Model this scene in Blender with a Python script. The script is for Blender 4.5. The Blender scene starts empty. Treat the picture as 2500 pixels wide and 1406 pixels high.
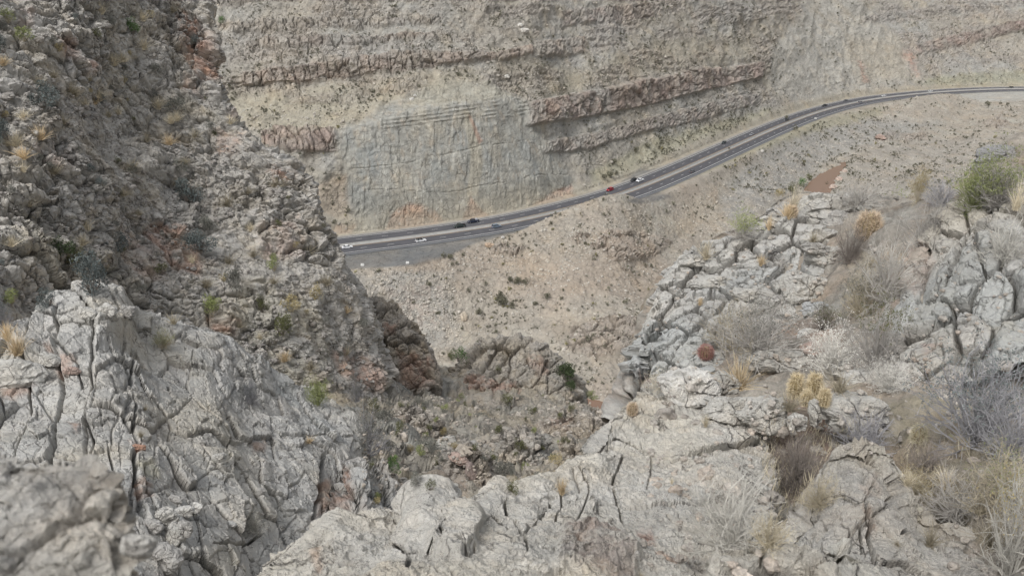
import bpy, math, random
import numpy as np

# ------------------------------------------------------------------ camera, sky, sun, exposure
SC = bpy.context.scene
COL = SC.collection
W0, H0, FPX = 2500.0, 1406.0, 1925.0          # photograph size and focal length in its pixels
PITCH = math.radians(23.3)
SP, CP = math.sin(PITCH), math.cos(PITCH)
cam_d = bpy.data.cameras.new('camera')
cam_d.sensor_width = 36.0
cam_d.lens = 36.0 * FPX / W0
cam_d.clip_start = 0.05
cam_d.clip_end = 6000
cam_d.dof.use_dof = True
cam_d.dof.focus_distance = 30.0
cam_d.dof.aperture_fstop = 9.0
cam = bpy.data.objects.new('camera', cam_d)
COL.objects.link(cam)
cam.location = (0, 0, 0)
cam.rotation_euler = (math.radians(90) - PITCH, 0, 0)
SC.camera = cam

world = bpy.data.worlds.new('World')
SC.world = world
world.use_nodes = True
wn = world.node_tree
bg = wn.nodes['Background']
sky = wn.nodes.new('ShaderNodeTexSky')
sky.sky_type = 'NISHITA'
sky.sun_disc = False
SUN_EL, SUN_ROT = math.radians(56), math.radians(-140)
sky.sun_elevation = SUN_EL
sky.sun_rotation = SUN_ROT
sky.air_density = 1.0
sky.dust_density = 4.0
sky.ozone_density = 1.0
hsv = wn.nodes.new('ShaderNodeHueSaturation')   # a closed cloud deck: the sky's light without its blue
hsv.inputs['Saturation'].default_value = 0.25
wn.links.new(sky.outputs[0], hsv.inputs['Color'])
wn.links.new(hsv.outputs[0], bg.inputs[0])
bg.inputs[1].default_value = 0.14
sun_d = bpy.data.lights.new('sun', 'SUN')
sun_d.energy = 1.25
sun_d.angle = math.radians(20)
sun_d.color = (1.0, 0.985, 0.965)
sun = bpy.data.objects.new('sun', sun_d)
COL.objects.link(sun)
# sun comes from the direction (sin rot, cos rot) of the sky texture
sd = np.array([math.sin(SUN_ROT) * math.cos(SUN_EL), math.cos(SUN_ROT) * math.cos(SUN_EL), math.sin(SUN_EL)])
from mathutils import Vector, Matrix
sun.rotation_euler = Vector(sd).to_track_quat('Z', 'Y').to_euler()
SC.view_settings.view_transform = 'Standard'
SC.view_settings.look = 'None'
SC.view_settings.gamma = 1.0
SC.view_settings.use_curve_mapping = False
SC.view_settings.exposure = 0.35
SC.cycles.max_bounces = 5
SC.cycles.diffuse_bounces = 3
SC.cycles.use_denoising = True

random.seed(7)
RNG = np.random.default_rng(7)

# ------------------------------------------------------------------ projection helpers (surveying the photograph)
def P(px, py, t):
    px = np.asarray(px, float); py = np.asarray(py, float); t = np.asarray(t, float)
    u = (px - 1250) / FPX; v = (py - 703) / FPX
    return np.stack([u * t, (CP - v * SP) * t, -(SP + v * CP) * t], -1)

def kslope(py):
    v = (np.asarray(py, float) - 703) / FPX
    return (SP + v * CP) / (CP - v * SP)

def yz_to_world(px, y, z):
    """point with image column px at world (y, z)"""
    depth = y * CP - z * SP
    return np.stack([(px - 1250) / FPX * depth, y + 0 * depth, z + 0 * depth], -1)

def proj(V):
    d = V[..., 1] * CP - V[..., 2] * SP
    upc = V[..., 1] * SP + V[..., 2] * CP
    d = np.maximum(d, 1e-3)
    return 1250 + FPX * V[..., 0] / d, 703 - FPX * upc / d, d

# ------------------------------------------------------------------ numpy noise
U = np.uint32
def hsh(ix, iy, iz, seed):
    h = ix.astype(U) * U(374761393) + iy.astype(U) * U(668265263) + iz.astype(U) * U(2147483647 & 1274126177) + U((seed * 1013904223 + 12345) & 0xffffffff)
    h = (h ^ (h >> U(13))) * U(1274126177)
    h = (h ^ (h >> U(16))) * U(2246822519)
    return h ^ (h >> U(13))

def h01(h):
    return (h & U(0xffffff)).astype(np.float32) / np.float32(16777215.0)

def vnoise(p, seed=0):
    p = p.astype(np.float32)
    i = np.floor(p)
    f = p - i
    f = f * f * f * (f * (f * 6 - 15) + 10)
    i = i.astype(np.int64)
    out = 0
    for dx in (0, 1):
        wx = f[..., 0] if dx else 1 - f[..., 0]
        for dy in (0, 1):
            wy = f[..., 1] if dy else 1 - f[..., 1]
            for dz in (0, 1):
                wz = f[..., 2] if dz else 1 - f[..., 2]
                out = out + wx * wy * wz * h01(hsh(i[..., 0] + dx, i[..., 1] + dy, i[..., 2] + dz, seed))
    return out * 2 - 1

ROTM = np.array([[0.36, 0.48, -0.8], [-0.8, 0.6, 0.0], [0.48, 0.64, 0.6]])
def fbm(p, octv=4, seed=0, gain=0.5, ridged=False):
    a = 1.0; s = 0; tot = 0
    q = np.array(p, float)
    for o in range(octv):
        n = vnoise(q, seed + o * 17)
        if ridged:
            n = 1 - 2 * np.abs(n)
        s = s + a * n
        tot += a
        a *= gain
        q = (q @ ROTM) * 2.03 + 5.3
    return s / tot

def voro(p, seed=0, jitter=0.9):
    """returns id, edge distance, three random numbers, offset to cell centre"""
    p = p.astype(np.float32)
    shp = p.shape[:-1]
    p = p.reshape(-1, 3)
    n = len(p)
    i = np.floor(p).astype(np.int64)
    f = (p - i).astype(np.float32)
    F1 = np.full(n, 9.0, np.float32); F2 = np.full(n, 9.0, np.float32)
    c1 = np.zeros((n, 3), np.float32); c2 = np.zeros((n, 3), np.float32)
    idh = np.zeros(n, U)
    for dx in (-1, 0, 1):
        for dy in (-1, 0, 1):
            for dz in (-1, 0, 1):
                h = hsh(i[:, 0] + dx, i[:, 1] + dy, i[:, 2] + dz, seed)
                r = np.stack([(h & U(1023)), ((h >> U(10)) & U(1023)), ((h >> U(20)) & U(1023))], -1).astype(np.float32) / 1023
                c = (0.5 + (r - 0.5) * jitter) + np.array([dx, dy, dz], np.float32)
                d = ((c - f) ** 2).sum(-1)
                m1 = d < F1
                m2 = (~m1) & (d < F2)
                F2 = np.where(m1, F1, np.where(m2, d, F2))
                c2 = np.where(m1[:, None], c1, np.where(m2[:, None], c, c2))
                F1 = np.where(m1, d, F1)
                c1 = np.where(m1[:, None], c, c1)
                idh = np.where(m1, h, idh)
    e = (F2 - F1) / (2 * np.sqrt(((c2 - c1) ** 2).sum(-1)) + 1e-6)
    g = hsh(idh, idh >> U(7), idh >> U(3), seed + 99)
    rr = np.stack([(g & U(1023)), ((g >> U(10)) & U(1023)), ((g >> U(20)) & U(1023))], -1).astype(np.float32) / 1023
    return idh.reshape(shp), e.reshape(shp), rr.reshape(shp + (3,)), (f - c1).reshape(shp + (3,))

def sstep(a, b, x):
    t = np.clip((x - a) / (b - a), 0, 1)
    return t * t * (3 - 2 * t)

def lerp(a, b, t):
    return a + (b - a) * t

# ------------------------------------------------------------------ object helpers
def tag(o, label=None, cat=None, group=None, kind=None):
    if label: o['label'] = label
    if cat: o['category'] = cat
    if group: o['group'] = group
    if kind: o['kind'] = kind
    return o

def empty(name, loc=(0, 0, 0), rz=0.0):
    o = bpy.data.objects.new(name, None)
    o.empty_display_size = 0.2
    o.location = loc
    o.rotation_euler = (0, 0, rz)
    COL.objects.link(o)
    return o

def mesh_np(name, V, F, mat=None, col=None, smooth=False):
    """V (n,3), F (m,3 or 4) numpy -> mesh datablock"""
    me = bpy.data.meshes.new(name)
    V = np.ascontiguousarray(V, np.float32); F = np.ascontiguousarray(F, np.int32)
    k = F.shape[1]
    me.vertices.add(len(V)); me.vertices.foreach_set('co', V.ravel())
    me.loops.add(F.size); me.loops.foreach_set('vertex_index', F.ravel())
    me.polygons.add(len(F))
    me.polygons.foreach_set('loop_start', np.arange(0, F.size, k, dtype=np.int32))
    me.polygons.foreach_set('loop_total', np.full(len(F), k, np.int32))
    me.polygons.foreach_set('use_smooth', np.full(len(F), smooth, bool))
    if col is not None:
        ca = me.color_attributes.new('Tint', 'FLOAT_COLOR', 'POINT')
        c4 = np.ones((len(V), 4), np.float32); c4[:, :3] = col
        ca.data.foreach_set('color', c4.ravel())
    if mat is not None: me.materials.append(mat)
    me.update(calc_edges=True)
    return me

def link(name, me, parent=None):
    o = bpy.data.objects.new(name, me)
    COL.objects.link(o)
    if parent is not None: o.parent = parent
    return o

class MB:
    """collects polygons of any size for one mesh object"""
    def __init__(s): s.v = []; s.f = []
    def add(s, vs, fs):
        b = len(s.v); s.v.extend([tuple(v) for v in vs]); s.f.extend([tuple(b + i for i in f) for f in fs])
    def box(s, x0, x1, y0, y1, z0, z1):
        s.add([(x0, y0, z0), (x1, y0, z0), (x1, y1, z0), (x0, y1, z0), (x0, y0, z1), (x1, y0, z1), (x1, y1, z1), (x0, y1, z1)],
              [(0, 3, 2, 1), (4, 5, 6, 7), (0, 1, 5, 4), (1, 2, 6, 5), (2, 3, 7, 6), (3, 0, 4, 7)])
    def loft(s, rings, cap=True):
        b = len(s.v); n = len(rings[0])
        for r in rings: s.v.extend([tuple(v) for v in r])
        for i in range(len(rings) - 1):
            for j in range(n):
                a = b + i * n + j; c = b + i * n + (j + 1) % n
                s.f.append((a, c, c + n, a + n))
        if cap:
            s.f.append(tuple(b + j for j in range(n))[::-1])
            s.f.append(tuple(b + (len(rings) - 1) * n + j for j in range(n)))
    def cyl(s, c, axis, r, h, n=12):
        c = np.array(c, float); ax = {'x': 0, 'y': 1, 'z': 2}[axis]
        o = [i for i in range(3) if i != ax]
        rings = []
        for k in (-.5, .5):
            ring = []
            for j in range(n):
                p = c.copy(); p[ax] += k * h
                p[o[0]] += r * math.cos(2 * math.pi * j / n); p[o[1]] += r * math.sin(2 * math.pi * j / n)
                ring.append(p)
            rings.append(ring)
        s.loft(rings)
    def mesh(s, name, mat, smooth=False):
        me = bpy.data.meshes.new(name); me.from_pydata(s.v, [], s.f)
        if mat: me.materials.append(mat)
        if smooth: me.polygons.foreach_set('use_smooth', [True] * len(me.polygons))
        me.update(); return me
    def build(s, name, mat, parent=None, smooth=False):
        return link(name, s.mesh(name, mat, smooth), parent)

# ------------------------------------------------------------------ materials
def nm(name):
    m = bpy.data.materials.new(name); m.use_nodes = True
    nt = m.node_tree; b = nt.nodes['Principled BSDF']
    return m, nt, b

def simple_mat(name, col, rough=0.6, metal=0.0, var=0.0, scale=5.0, spec=0.5, coat=0.0):
    m, nt, b = nm(name)
    b.inputs['Roughness'].default_value = rough
    b.inputs['Metallic'].default_value = metal
    b.inputs['Specular IOR Level'].default_value = spec
    b.inputs['Coat Weight'].default_value = coat
    if var > 0:
        tc = nt.nodes.new('ShaderNodeTexCoord'); n = nt.nodes.new('ShaderNodeTexNoise')
        n.inputs['Scale'].default_value = scale; n.inputs['Detail'].default_value = 5
        nt.links.new(tc.outputs['Object'], n.inputs['Vector'])
        mr = nt.nodes.new('ShaderNodeMapRange')
        mr.inputs['From Min'].default_value = 0.3; mr.inputs['From Max'].default_value = 0.7
        mr.inputs['To Min'].default_value = 1 - var; mr.inputs['To Max'].default_value = 1 + var
        nt.links.new(n.outputs[0], mr.inputs[0])
        vm = nt.nodes.new('ShaderNodeVectorMath'); vm.operation = 'SCALE'
        vm.inputs[0].default_value = col[:3]
        nt.links.new(mr.outputs[0], vm.inputs['Scale'])
        nt.links.new(vm.outputs[0], b.inputs['Base Color'])
    else:
        b.inputs['Base Color'].default_value = (*col[:3], 1)
    return m

def rock_mat(name, unit, bump=0.5, mottle=0.18, pits=0.0, veins=0.0, rough=0.9, tint2=(1.12, 1.02, 0.86), streak=0.0, lichen=0.0, crack=None):
    """unit: size in metres of the main grain; colour comes from the surface's own Tint attribute"""
    m, nt, b = nm(name); N = nt.nodes; L = nt.links
    b.inputs['Roughness'].default_value = rough
    b.inputs['Specular IOR Level'].default_value = 0.25
    tc = N.new('ShaderNodeTexCoord')
    at = N.new('ShaderNodeAttribute'); at.attribute_name = 'Tint'
    def noise(sc, det=6, rg=0.6, vec=None):
        n = N.new('ShaderNodeTexNoise'); n.inputs['Scale'].default_value = sc
        n.inputs['Detail'].default_value = det; n.inputs['Roughness'].default_value = rg
        L.new(vec or tc.outputs['Object'], n.inputs['Vector']); return n.outputs[0]
    def mrange(src, a, c, lo, hi):
        r = N.new('ShaderNodeMapRange'); L.new(src, r.inputs[0])
        r.inputs[1].default_value = a; r.inputs[2].default_value = c; r.inputs[3].default_value = lo; r.inputs[4].default_value = hi
        return r.outputs[0]
    def mul(a, c):
        r = N.new('ShaderNodeMath'); r.operation = 'MULTIPLY'
        for k, s in enumerate((a, c)):
            if isinstance(s, float): r.inputs[k].default_value = s
            else: L.new(s, r.inputs[k])
        return r.outputs[0]
    def add(a, c):
        r = N.new('ShaderNodeMath'); r.operation = 'ADD'; L.new(a, r.inputs[0]); L.new(c, r.inputs[1]); return r.outputs[0]
    n1 = noise(1.0 / (unit * 6), 8, 0.62)
    n2 = noise(1.0 / unit, 6, 0.7)
    n3 = noise(6.0 / unit, 4, 0.7)
    f = mul(mrange(n1, 0.25, 0.75, 1 - mottle * 1.3, 1 + mottle * 1.3), mrange(n2, 0.25, 0.75, 1 - mottle, 1 + mottle))
    f = mul(f, mrange(n3, 0.25, 0.75, 1 - mottle * .7, 1 + mottle * .7))
    if streak > 0:
        mp = N.new('ShaderNodeMapping'); mp.inputs['Scale'].default_value = (1, 1, 0.07)
        L.new(tc.outputs['Object'], mp.inputs[0])
        f = mul(f, mrange(noise(1.2 / unit, 4, 0.7, mp.outputs[0]), 0.3, 0.7, 1 - streak, 1 + streak))
    sc = N.new('ShaderNodeVectorMath'); sc.operation = 'SCALE'
    L.new(at.outputs['Color'], sc.inputs[0]); L.new(f, sc.inputs['Scale'])
    colr = sc.outputs[0]
    # warm iron staining in soft patches
    mx = N.new('ShaderNodeMix'); mx.data_type = 'RGBA'; mx.blend_type = 'MULTIPLY'
    L.new(mrange(noise(1.0 / (unit * 9), 6, 0.65), 0.48, 0.72, 0.0, 0.75), mx.inputs[0])
    L.new(colr, mx.inputs[6]); mx.inputs[7].default_value = (*tint2, 1)
    colr = mx.outputs[2]
    hsum = mul(n2, 1.0)
    hsum = add(hsum, mul(n3, 0.35))
    if veins > 0:      # pale solution ridges of weathered limestone
        wv = N.new('ShaderNodeVectorMath'); wv.operation = 'SCALE'
        nn = N.new('ShaderNodeTexNoise'); nn.inputs['Scale'].default_value = 1.3 / unit; nn.inputs['Detail'].default_value = 4
        L.new(tc.outputs['Object'], nn.inputs['Vector']); L.new(nn.outputs['Color'], wv.inputs[0]); wv.inputs['Scale'].default_value = unit * 1.6
        av = N.new('ShaderNodeVectorMath'); av.operation = 'ADD'; L.new(tc.outputs['Object'], av.inputs[0]); L.new(wv.outputs[0], av.inputs[1])
        vo = N.new('ShaderNodeTexVoronoi'); vo.feature = 'DISTANCE_TO_EDGE'; vo.inputs['Scale'].default_value = 0.9 / unit
        L.new(av.outputs[0], vo.inputs['Vector'])
        vein = mul(mrange(vo.outputs['Distance'], 0.0, 0.16, 1.0, 0.0), mrange(n1, 0.35, 0.7, 0.1, 1.0))
        mv = N.new('ShaderNodeMix'); mv.data_type = 'RGBA'
        L.new(mul(vein, float(veins)), mv.inputs[0]); L.new(colr, mv.inputs[6]); mv.inputs[7].default_value = (0.60, 0.57, 0.51, 1)
        colr = mv.outputs[2]
        hsum = add(hsum, mul(vein, 0.5))
    if pits > 0:
        vo2 = N.new('ShaderNodeTexVoronoi'); vo2.inputs['Scale'].default_value = 2.2 / unit
        L.new(tc.outputs['Object'], vo2.inputs['Vector'])
        pit = mul(mrange(vo2.outputs['Distance'], 0.1, 0.35, 1.0, 0.0), mrange(noise(0.5 / unit, 3), 0.5, 0.62, 0.0, 1.0))
        hsum = add(hsum, mul(pit, -float(pits)))
    if lichen > 0:
        ln = mul(mrange(noise(9.0 / unit, 3, 0.8), 0.53, 0.6, 0.0, 1.0), mrange(noise(0.35 / unit, 4), 0.53, 0.62, 0.0, 1.0))
        ml = N.new('ShaderNodeMix'); ml.data_type = 'RGBA'
        L.new(mul(ln, float(lichen)), ml.inputs[0]); L.new(colr, ml.inputs[6]); ml.inputs[7].default_value = (0.045, 0.035, 0.03, 1)
        colr = ml.outputs[2]
    if crack:          # hairline joints: (cell size m, width share, darkness)
        for ci, (cs_, cw_, cd_) in enumerate(crack):
            wn_ = N.new('ShaderNodeTexNoise'); wn_.inputs['Scale'].default_value = 2.0 / cs_; wn_.inputs['Detail'].default_value = 5
            L.new(tc.outputs['Object'], wn_.inputs['Vector'])
            ws = N.new('ShaderNodeVectorMath'); ws.operation = 'SCALE'; L.new(wn_.outputs['Color'], ws.inputs[0]); ws.inputs['Scale'].default_value = cs_ * .4
            wa = N.new('ShaderNodeVectorMath'); wa.operation = 'ADD'; L.new(tc.outputs['Object'], wa.inputs[0]); L.new(ws.outputs[0], wa.inputs[1])
            vc = N.new('ShaderNodeTexVoronoi'); vc.feature = 'DISTANCE_TO_EDGE'; vc.inputs['Scale'].default_value = 1.0 / cs_
            L.new(wa.outputs[0], vc.inputs['Vector'])
            ck = mul(mrange(vc.outputs['Distance'], 0.0, cw_, 1.0, 0.0), mrange(noise(.6 / cs_, 3), 0.42, 0.56, 0.0, 1.0))
            mc = N.new('ShaderNodeMix'); mc.data_type = 'RGBA'; L.new(mul(ck, float(cd_)), mc.inputs[0]); L.new(colr, mc.inputs[6]); mc.inputs[7].default_value = (.06, .052, .045, 1)
            colr = mc.outputs[2]
            hsum = add(hsum, mul(ck, -1.2))
    L.new(colr, b.inputs['Base Color'])
    bp = N.new('ShaderNodeBump'); bp.inputs['Strength'].default_value = bump
    bp.inputs['Distance'].default_value = unit * 0.5
    L.new(hsum, bp.inputs['Height']); L.new(bp.outputs[0], b.inputs['Normal'])
    return m

M_FAR = rock_mat('canyon_rock', 1.6, bump=0.40, mottle=0.12, streak=0.10, tint2=(1.08, 1.0, 0.9), crack=[(3.2, .07, .35)])
M_LEFT = rock_mat('hillside_rock', 0.4, bump=0.6, mottle=0.18, pits=.4, crack=[(1.1, .05, .6)])
M_GULLY = rock_mat('gully_rock', 0.4, bump=0.7, mottle=0.2, pits=.3, crack=[(1.0, .05, .5)])
M_LIME = rock_mat('limestone', 0.12, bump=0.5, mottle=0.10, pits=.3, veins=0.12, tint2=(1.06, 1.0, 0.92), crack=[(.34, .03, .65), (.13, .035, .4)])
M_SLAB = rock_mat('weathered_limestone', 0.035, bump=0.85, mottle=0.19, pits=0.5, veins=0.50, lichen=0.95, tint2=(1.08, 1.0, 0.90), crack=[(.45, .012, .7)])
M_NEAR = rock_mat('close_limestone', 0.02, bump=0.9, mottle=0.26, pits=.6, veins=0.6, tint2=(1.12, 1.0, 0.86))
M_SOIL = rock_mat('stony_soil', 0.06, bump=0.8, mottle=0.3, tint2=(1.15, 0.98, 0.85))

# ------------------------------------------------------------------ depth map of what is built, for standing plants on surfaces
ZB = np.full((520, 880), 1e9)          # 4 px bins, origin at (-500,-300)
def zreg(V):
    px, py, d = proj(V)
    i = ((py + 300) / 4).astype(int).ravel(); j = ((px + 500) / 4).astype(int).ravel()
    ok = (i >= 0) & (i < 520) & (j >= 0) & (j < 880) & (d.ravel() > 0.2)
    np.minimum.at(ZB, (i[ok], j[ok]), d.ravel()[ok])
def surf(px, py):
    i = int((py + 300) / 4); j = int((px + 500) / 4)
    w = ZB[max(i - 1, 0):i + 2, max(j - 1, 0):j + 2]
    t = ZB[i, j] if ZB[i, j] < 1e8 else w.min()
    return P(px, py, t), float(t)

# ------------------------------------------------------------------ surfaces from surveyed nets
def catmull(A, n):
    """resample axis 0 of A (k,...) to n samples, Catmull-Rom, even in chord length"""
    k = A.shape[0]
    x = np.linspace(0, k - 1, n)
    i = np.clip(np.floor(x).astype(int), 0, k - 2); f = (x - i).reshape(-1, *([1] * (A.ndim - 1)))
    def g(j): return A[np.clip(j, 0, k - 1)]
    p0, p1, p2, p3 = g(i - 1), g(i), g(i + 1), g(i + 2)
    p0 = np.where((i == 0).reshape(f.shape), 2 * p1 - p2, p0)
    p3 = np.where((i == k - 2).reshape(f.shape), 2 * p2 - p1, p3)
    return 0.5 * (2 * p1 + (p2 - p0) * f + (2 * p0 - 5 * p1 + 4 * p2 - p3) * f * f + (3 * p1 - p0 - 3 * p2 + p3) * f ** 3)

def even(A, n):
    """re-space every polyline along axis 0 to n points by its mean chord length on the picture scale"""
    px, py, d = proj(A)
    Q = np.stack([px, py], -1)
    seg = np.sqrt((np.diff(Q, axis=0) ** 2).sum(-1)) + 0.02 * FPX * np.abs(np.diff(d, axis=0)) / d[1:]
    s = seg.mean(axis=tuple(range(1, seg.ndim)))
    c = np.concatenate([[0], np.cumsum(s)]); tt = np.linspace(0, c[-1], n)
    idx = np.interp(tt, c, np.arange(len(c)))
    i = np.clip(idx.astype(int), 0, len(c) - 2); f = (idx - i).reshape(-1, *([1] * (A.ndim - 1)))
    return A[i] * (1 - f) + A[i + 1] * f

def net_surface(rows, nu, nv):
    """rows: list of lists (px,py,t), far to near; -> (nv,nu,3)"""
    A = np.array([[P(*c) for c in r] for r in rows])
    A = catmull(A, len(rows) * 12); A = even(A, nv)
    A = np.swapaxes(A, 0, 1); A = catmull(A, A.shape[0] * 12); A = even(A, nu)
    return np.swapaxes(A, 0, 1)

def normals(V):
    du = np.gradient(V, axis=1); dv = np.gradient(V, axis=0)
    n = np.cross(du, dv)
    n /= np.linalg.norm(n, axis=-1, keepdims=True) + 1e-9
    flip = np.sign((n * (-V)).sum(-1).mean())
    return n * (flip if flip != 0 else 1)

def frame(along, up):
    a = np.array(along, float); a /= np.linalg.norm(a)
    c = np.cross(a, np.array(up, float)); c /= np.linalg.norm(c)
    b = np.cross(c, a)
    return np.stack([a, b, c], 1)        # columns

def blocks(V, R, size, seed, amp, tilt, crack, cw, warp=0.25, rnd_amp=1.0, dome=0.0):
    """jointed rock: every cell is a tilted facet at its own height, with open joints between"""
    q = (V @ R) / np.array(size)
    if warp:
        q = q + warp * np.stack([fbm(q * 1.1 + 7 * k, 2, seed + 31 * k) for k in range(3)], -1)
    idc, e, rr, off = voro(q, seed)
    d = amp * rnd_amp * (rr[..., 0] - .5) + amp * tilt * (((rr - .5) * 2) * off).sum(-1)
    d = d - crack * (1 - sstep(0, cw, e))
    if dome:
        d = d + dome * (1 - (1 - np.clip(e / .42, 0, 1)) ** 2)
    return d, idc, e, rr

def grid_faces(nv, nu):
    i = np.arange(nv * nu).reshape(nv, nu)
    return np.stack([i[:-1, :-1], i[1:, :-1], i[1:, 1:], i[:-1, 1:]], -1).reshape(-1, 4)

def split_build(name, V, col, mat, ids=None, keep=None, maxn=150, minf=25, piece='rock', kind='structure', smooth=False, flipf=False):
    """one mesh for the mass; the biggest jointed blocks in view become child objects"""
    nv, nu = V.shape[:2]
    F = grid_faces(nv, nu)
    if flipf: F = F[:, ::-1]
    Vf = V.reshape(-1, 3); C = col.reshape(-1, 3)
    root_faces = F
    pieces = []
    if ids is not None:
        fid = ids.reshape(-1)[F[:, 0]].astype(np.int64)
        if keep is not None:
            fid = np.where(keep.reshape(-1)[F[:, 0]], fid, -1)
        px, py, d = proj(Vf)
        cx = px[F[:, 0]]; cy = py[F[:, 0]]
        vis = (cx > -20) & (cx < 2520) & (cy > -20) & (cy < 1426) & (fid >= 0)
        u, inv, cnt = np.unique(np.where(vis, fid, -1), return_inverse=True, return_counts=True)
        cnt = np.where(u < 0, 0, cnt)
        order = np.argsort(-cnt)[:maxn]
        order = [o for o in order if cnt[o] >= minf]
        sel = np.zeros(len(u), int) - 1
        for k, o in enumerate(order): sel[o] = k
        fs = sel[inv]
        srt = np.argsort(fs, kind='stable'); fss = fs[srt]
        st = np.searchsorted(fss, np.arange(len(order))); en = np.searchsorted(fss, np.arange(len(order)), side='right')
        root_faces = F[fs < 0]
        for k in range(len(order)):
            pieces.append(F[srt[st[k]:en[k]]])
    def sub(Fs, nmn):
        uu, iv = np.unique(Fs, return_inverse=True)
        return mesh_np(nmn, Vf[uu], iv.reshape(Fs.shape), mat, C[uu], smooth)
    root = link(name, sub(root_faces, name))
    if kind: root['kind'] = kind
    for p in pieces:
        link(piece, sub(p, piece), root)
    zreg(Vf)
    return root

# ------------------------------------------------------------------ soft masks in survey coordinates
def poly_mask(px, py, poly, soft=8.0):
    poly = np.array(poly, float)
    inside = np.zeros(px.shape, bool); dist = np.full(px.shape, 1e9)
    n = len(poly)
    for i in range(n):
        x0, y0 = poly[i]; x1, y1 = poly[(i + 1) % n]
        c = ((y0 > py) != (y1 > py))
        with np.errstate(divide='ignore', invalid='ignore'):
            xi = (x1 - x0) * (py - y0) / (y1 - y0 + 1e-12) + x0
        inside ^= c & (px < xi)
        dx, dy = x1 - x0, y1 - y0
        t = np.clip(((px - x0) * dx + (py - y0) * dy) / (dx * dx + dy * dy + 1e-9), 0, 1)
        dist = np.minimum(dist, np.hypot(px - x0 - t * dx, py - y0 - t * dy))
    s = np.where(inside, dist, -dist)
    return sstep(-soft, soft, s)

def line_dist(px, py, pts):
    d = np.full(px.shape, 1e9); al = np.zeros(px.shape)
    for i in range(len(pts) - 1):
        x0, y0 = pts[i]; x1, y1 = pts[i + 1]
        dx, dy = x1 - x0, y1 - y0
        t = np.clip(((px - x0) * dx + (py - y0) * dy) / (dx * dx + dy * dy + 1e-9), 0, 1)
        d = np.minimum(d, np.hypot(px - x0 - t * dx, py - y0 - t * dy))
    return d

def band_mask(px, py, top, bot, soft=3.0):
    top = np.array(top, float); bot = np.array(bot, float)
    yt = np.interp(px, top[:, 0], top[:, 1]); yb = np.interp(px, bot[:, 0], bot[:, 1])
    m = sstep(-soft, soft, py - yt) * sstep(-soft, soft, yb - py)
    m = m * sstep(top[0, 0] - 10, top[0, 0] + 10, px) * (1 - sstep(top[-1, 0] - 10, top[-1, 0] + 10, px))
    return m

def mixc(C, c, m):
    return C * (1 - m[..., None]) + np.array(c) * m[..., None]

# ================================================================== THE HIGHWAY LINE
ZR = -123.0
CL = [(300, 672), (600, 632), (800, 604), (1000, 580), (1200, 551), (1300, 531), (1400, 507), (1450, 493.5), (1500, 479), (1550, 462), (1600, 442), (1650, 421), (1700, 399), (1800, 354), (1900, 310), (2000, 273),
      (2100, 248), (2200, 234), (2300, 225), (2400, 219.5), (2500, 217.5), (2650, 217), (2900, 219)]
def on_z(px, py, z):
    k = kslope(py); y = -z / k
    return yz_to_world(np.asarray(px, float), y, np.full_like(y, z))
_c = on_z(np.array([c[0] for c in CL]), np.array([c[1] for c in CL]), ZR)
_c = catmull(_c, 1200)
_s = np.concatenate([[0], np.cumsum(np.linalg.norm(np.diff(_c, axis=0), axis=1))])
ROAD_L = _s[-1]
NS = int(ROAD_L / 2.0)
_t = np.linspace(0, ROAD_L, NS)
RC = np.stack([np.interp(_t, _s, _c[:, k]) for k in range(3)], -1)
_w = np.exp(-0.5 * (np.arange(-30, 31) / 6.0) ** 2); _w /= _w.sum()
for k in (0, 1):
    pad = np.concatenate([2 * RC[0, k] - RC[30:0:-1, k], RC[:, k], 2 * RC[-1, k] - RC[-2:-32:-1, k]])
    RC[:, k] = np.convolve(pad, _w, 'valid')
RT = np.gradient(RC, axis=0); RT /= np.linalg.norm(RT, axis=1, keepdims=True)
RN = np.stack([RT[:, 1], -RT[:, 0], 0 * RT[:, 0]], -1)      # to the near side
RS = np.concatenate([[0], np.cumsum(np.linalg.norm(np.diff(RC, axis=0), axis=1))])
def road_at(s, off, z=0.0):
    p = np.stack([np.interp(s, RS, RC[:, k]) for k in range(3)], -1)
    n = np.stack([np.interp(s, RS, RN[:, k]) for k in range(3)], -1)
    q = p + n * np.asarray(off)[..., None] if np.ndim(off) else p + n * off
    q[..., 2] += z
    return q
def road_edge_y(px_cols, off):
    q = RC + RN * off
    x, y, d = proj(q)
    return np.interp(px_cols, x, q[:, 1])

# ================================================================== FAR TERRAIN: canyon wall, highway bench, hill, river bed
cols = [450, 650, 850, 1050, 1200, 1300, 1400, 1480, 1530, 1575, 1650, 1750, 1850, 2000, 2140, 2190, 2240, 2300, 2350, 2400, 2470, 2700]
up_px = [450, 650, 850, 1050, 1250, 1330, 1400, 1550, 1700, 1850, 2000, 2200, 2400, 2700]
def ups(vals): return np.interp(cols, up_px, vals)
U1 = ups([592, 585, 568, 545, 528, 500, 452, 380, 325, 275, 228, 195, 185, 175])
S1 = ups([15, 15, 15, 15, 15, 15, 18, 16, 18, 20, 22, 22, 22, 22])
U2 = ups([430, 390, 322, 262, 245, 262, 292, 268, 228, 192, 170, 160, 150, 135])
S2 = ups([55, 58, 62, 63, 62, 52, 40, 38, 36, 36, 32, 32, 34, 36])
U3 = ups([230, 215, 195, 168, 145, 180, 226, 196, 165, 150, 130, 125, 112, 95])
S3 = ups([30, 28, 26, 27, 30, 40, 66, 70, 68, 58, 33, 33, 35, 36])
U4 = ups([190, 170, 145, 130, 120, 118, 118, 112, 110, 105, 95, 92, 75, 55])
S4 = ups([65, 65, 68, 66, 52, 38, 33, 33, 33, 33, 33, 34, 42, 42])
U5 = ups([90, 90, 85, 75, 70, 68, 66, 62, 60, 55, 50, 48, 38, 25])
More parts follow.
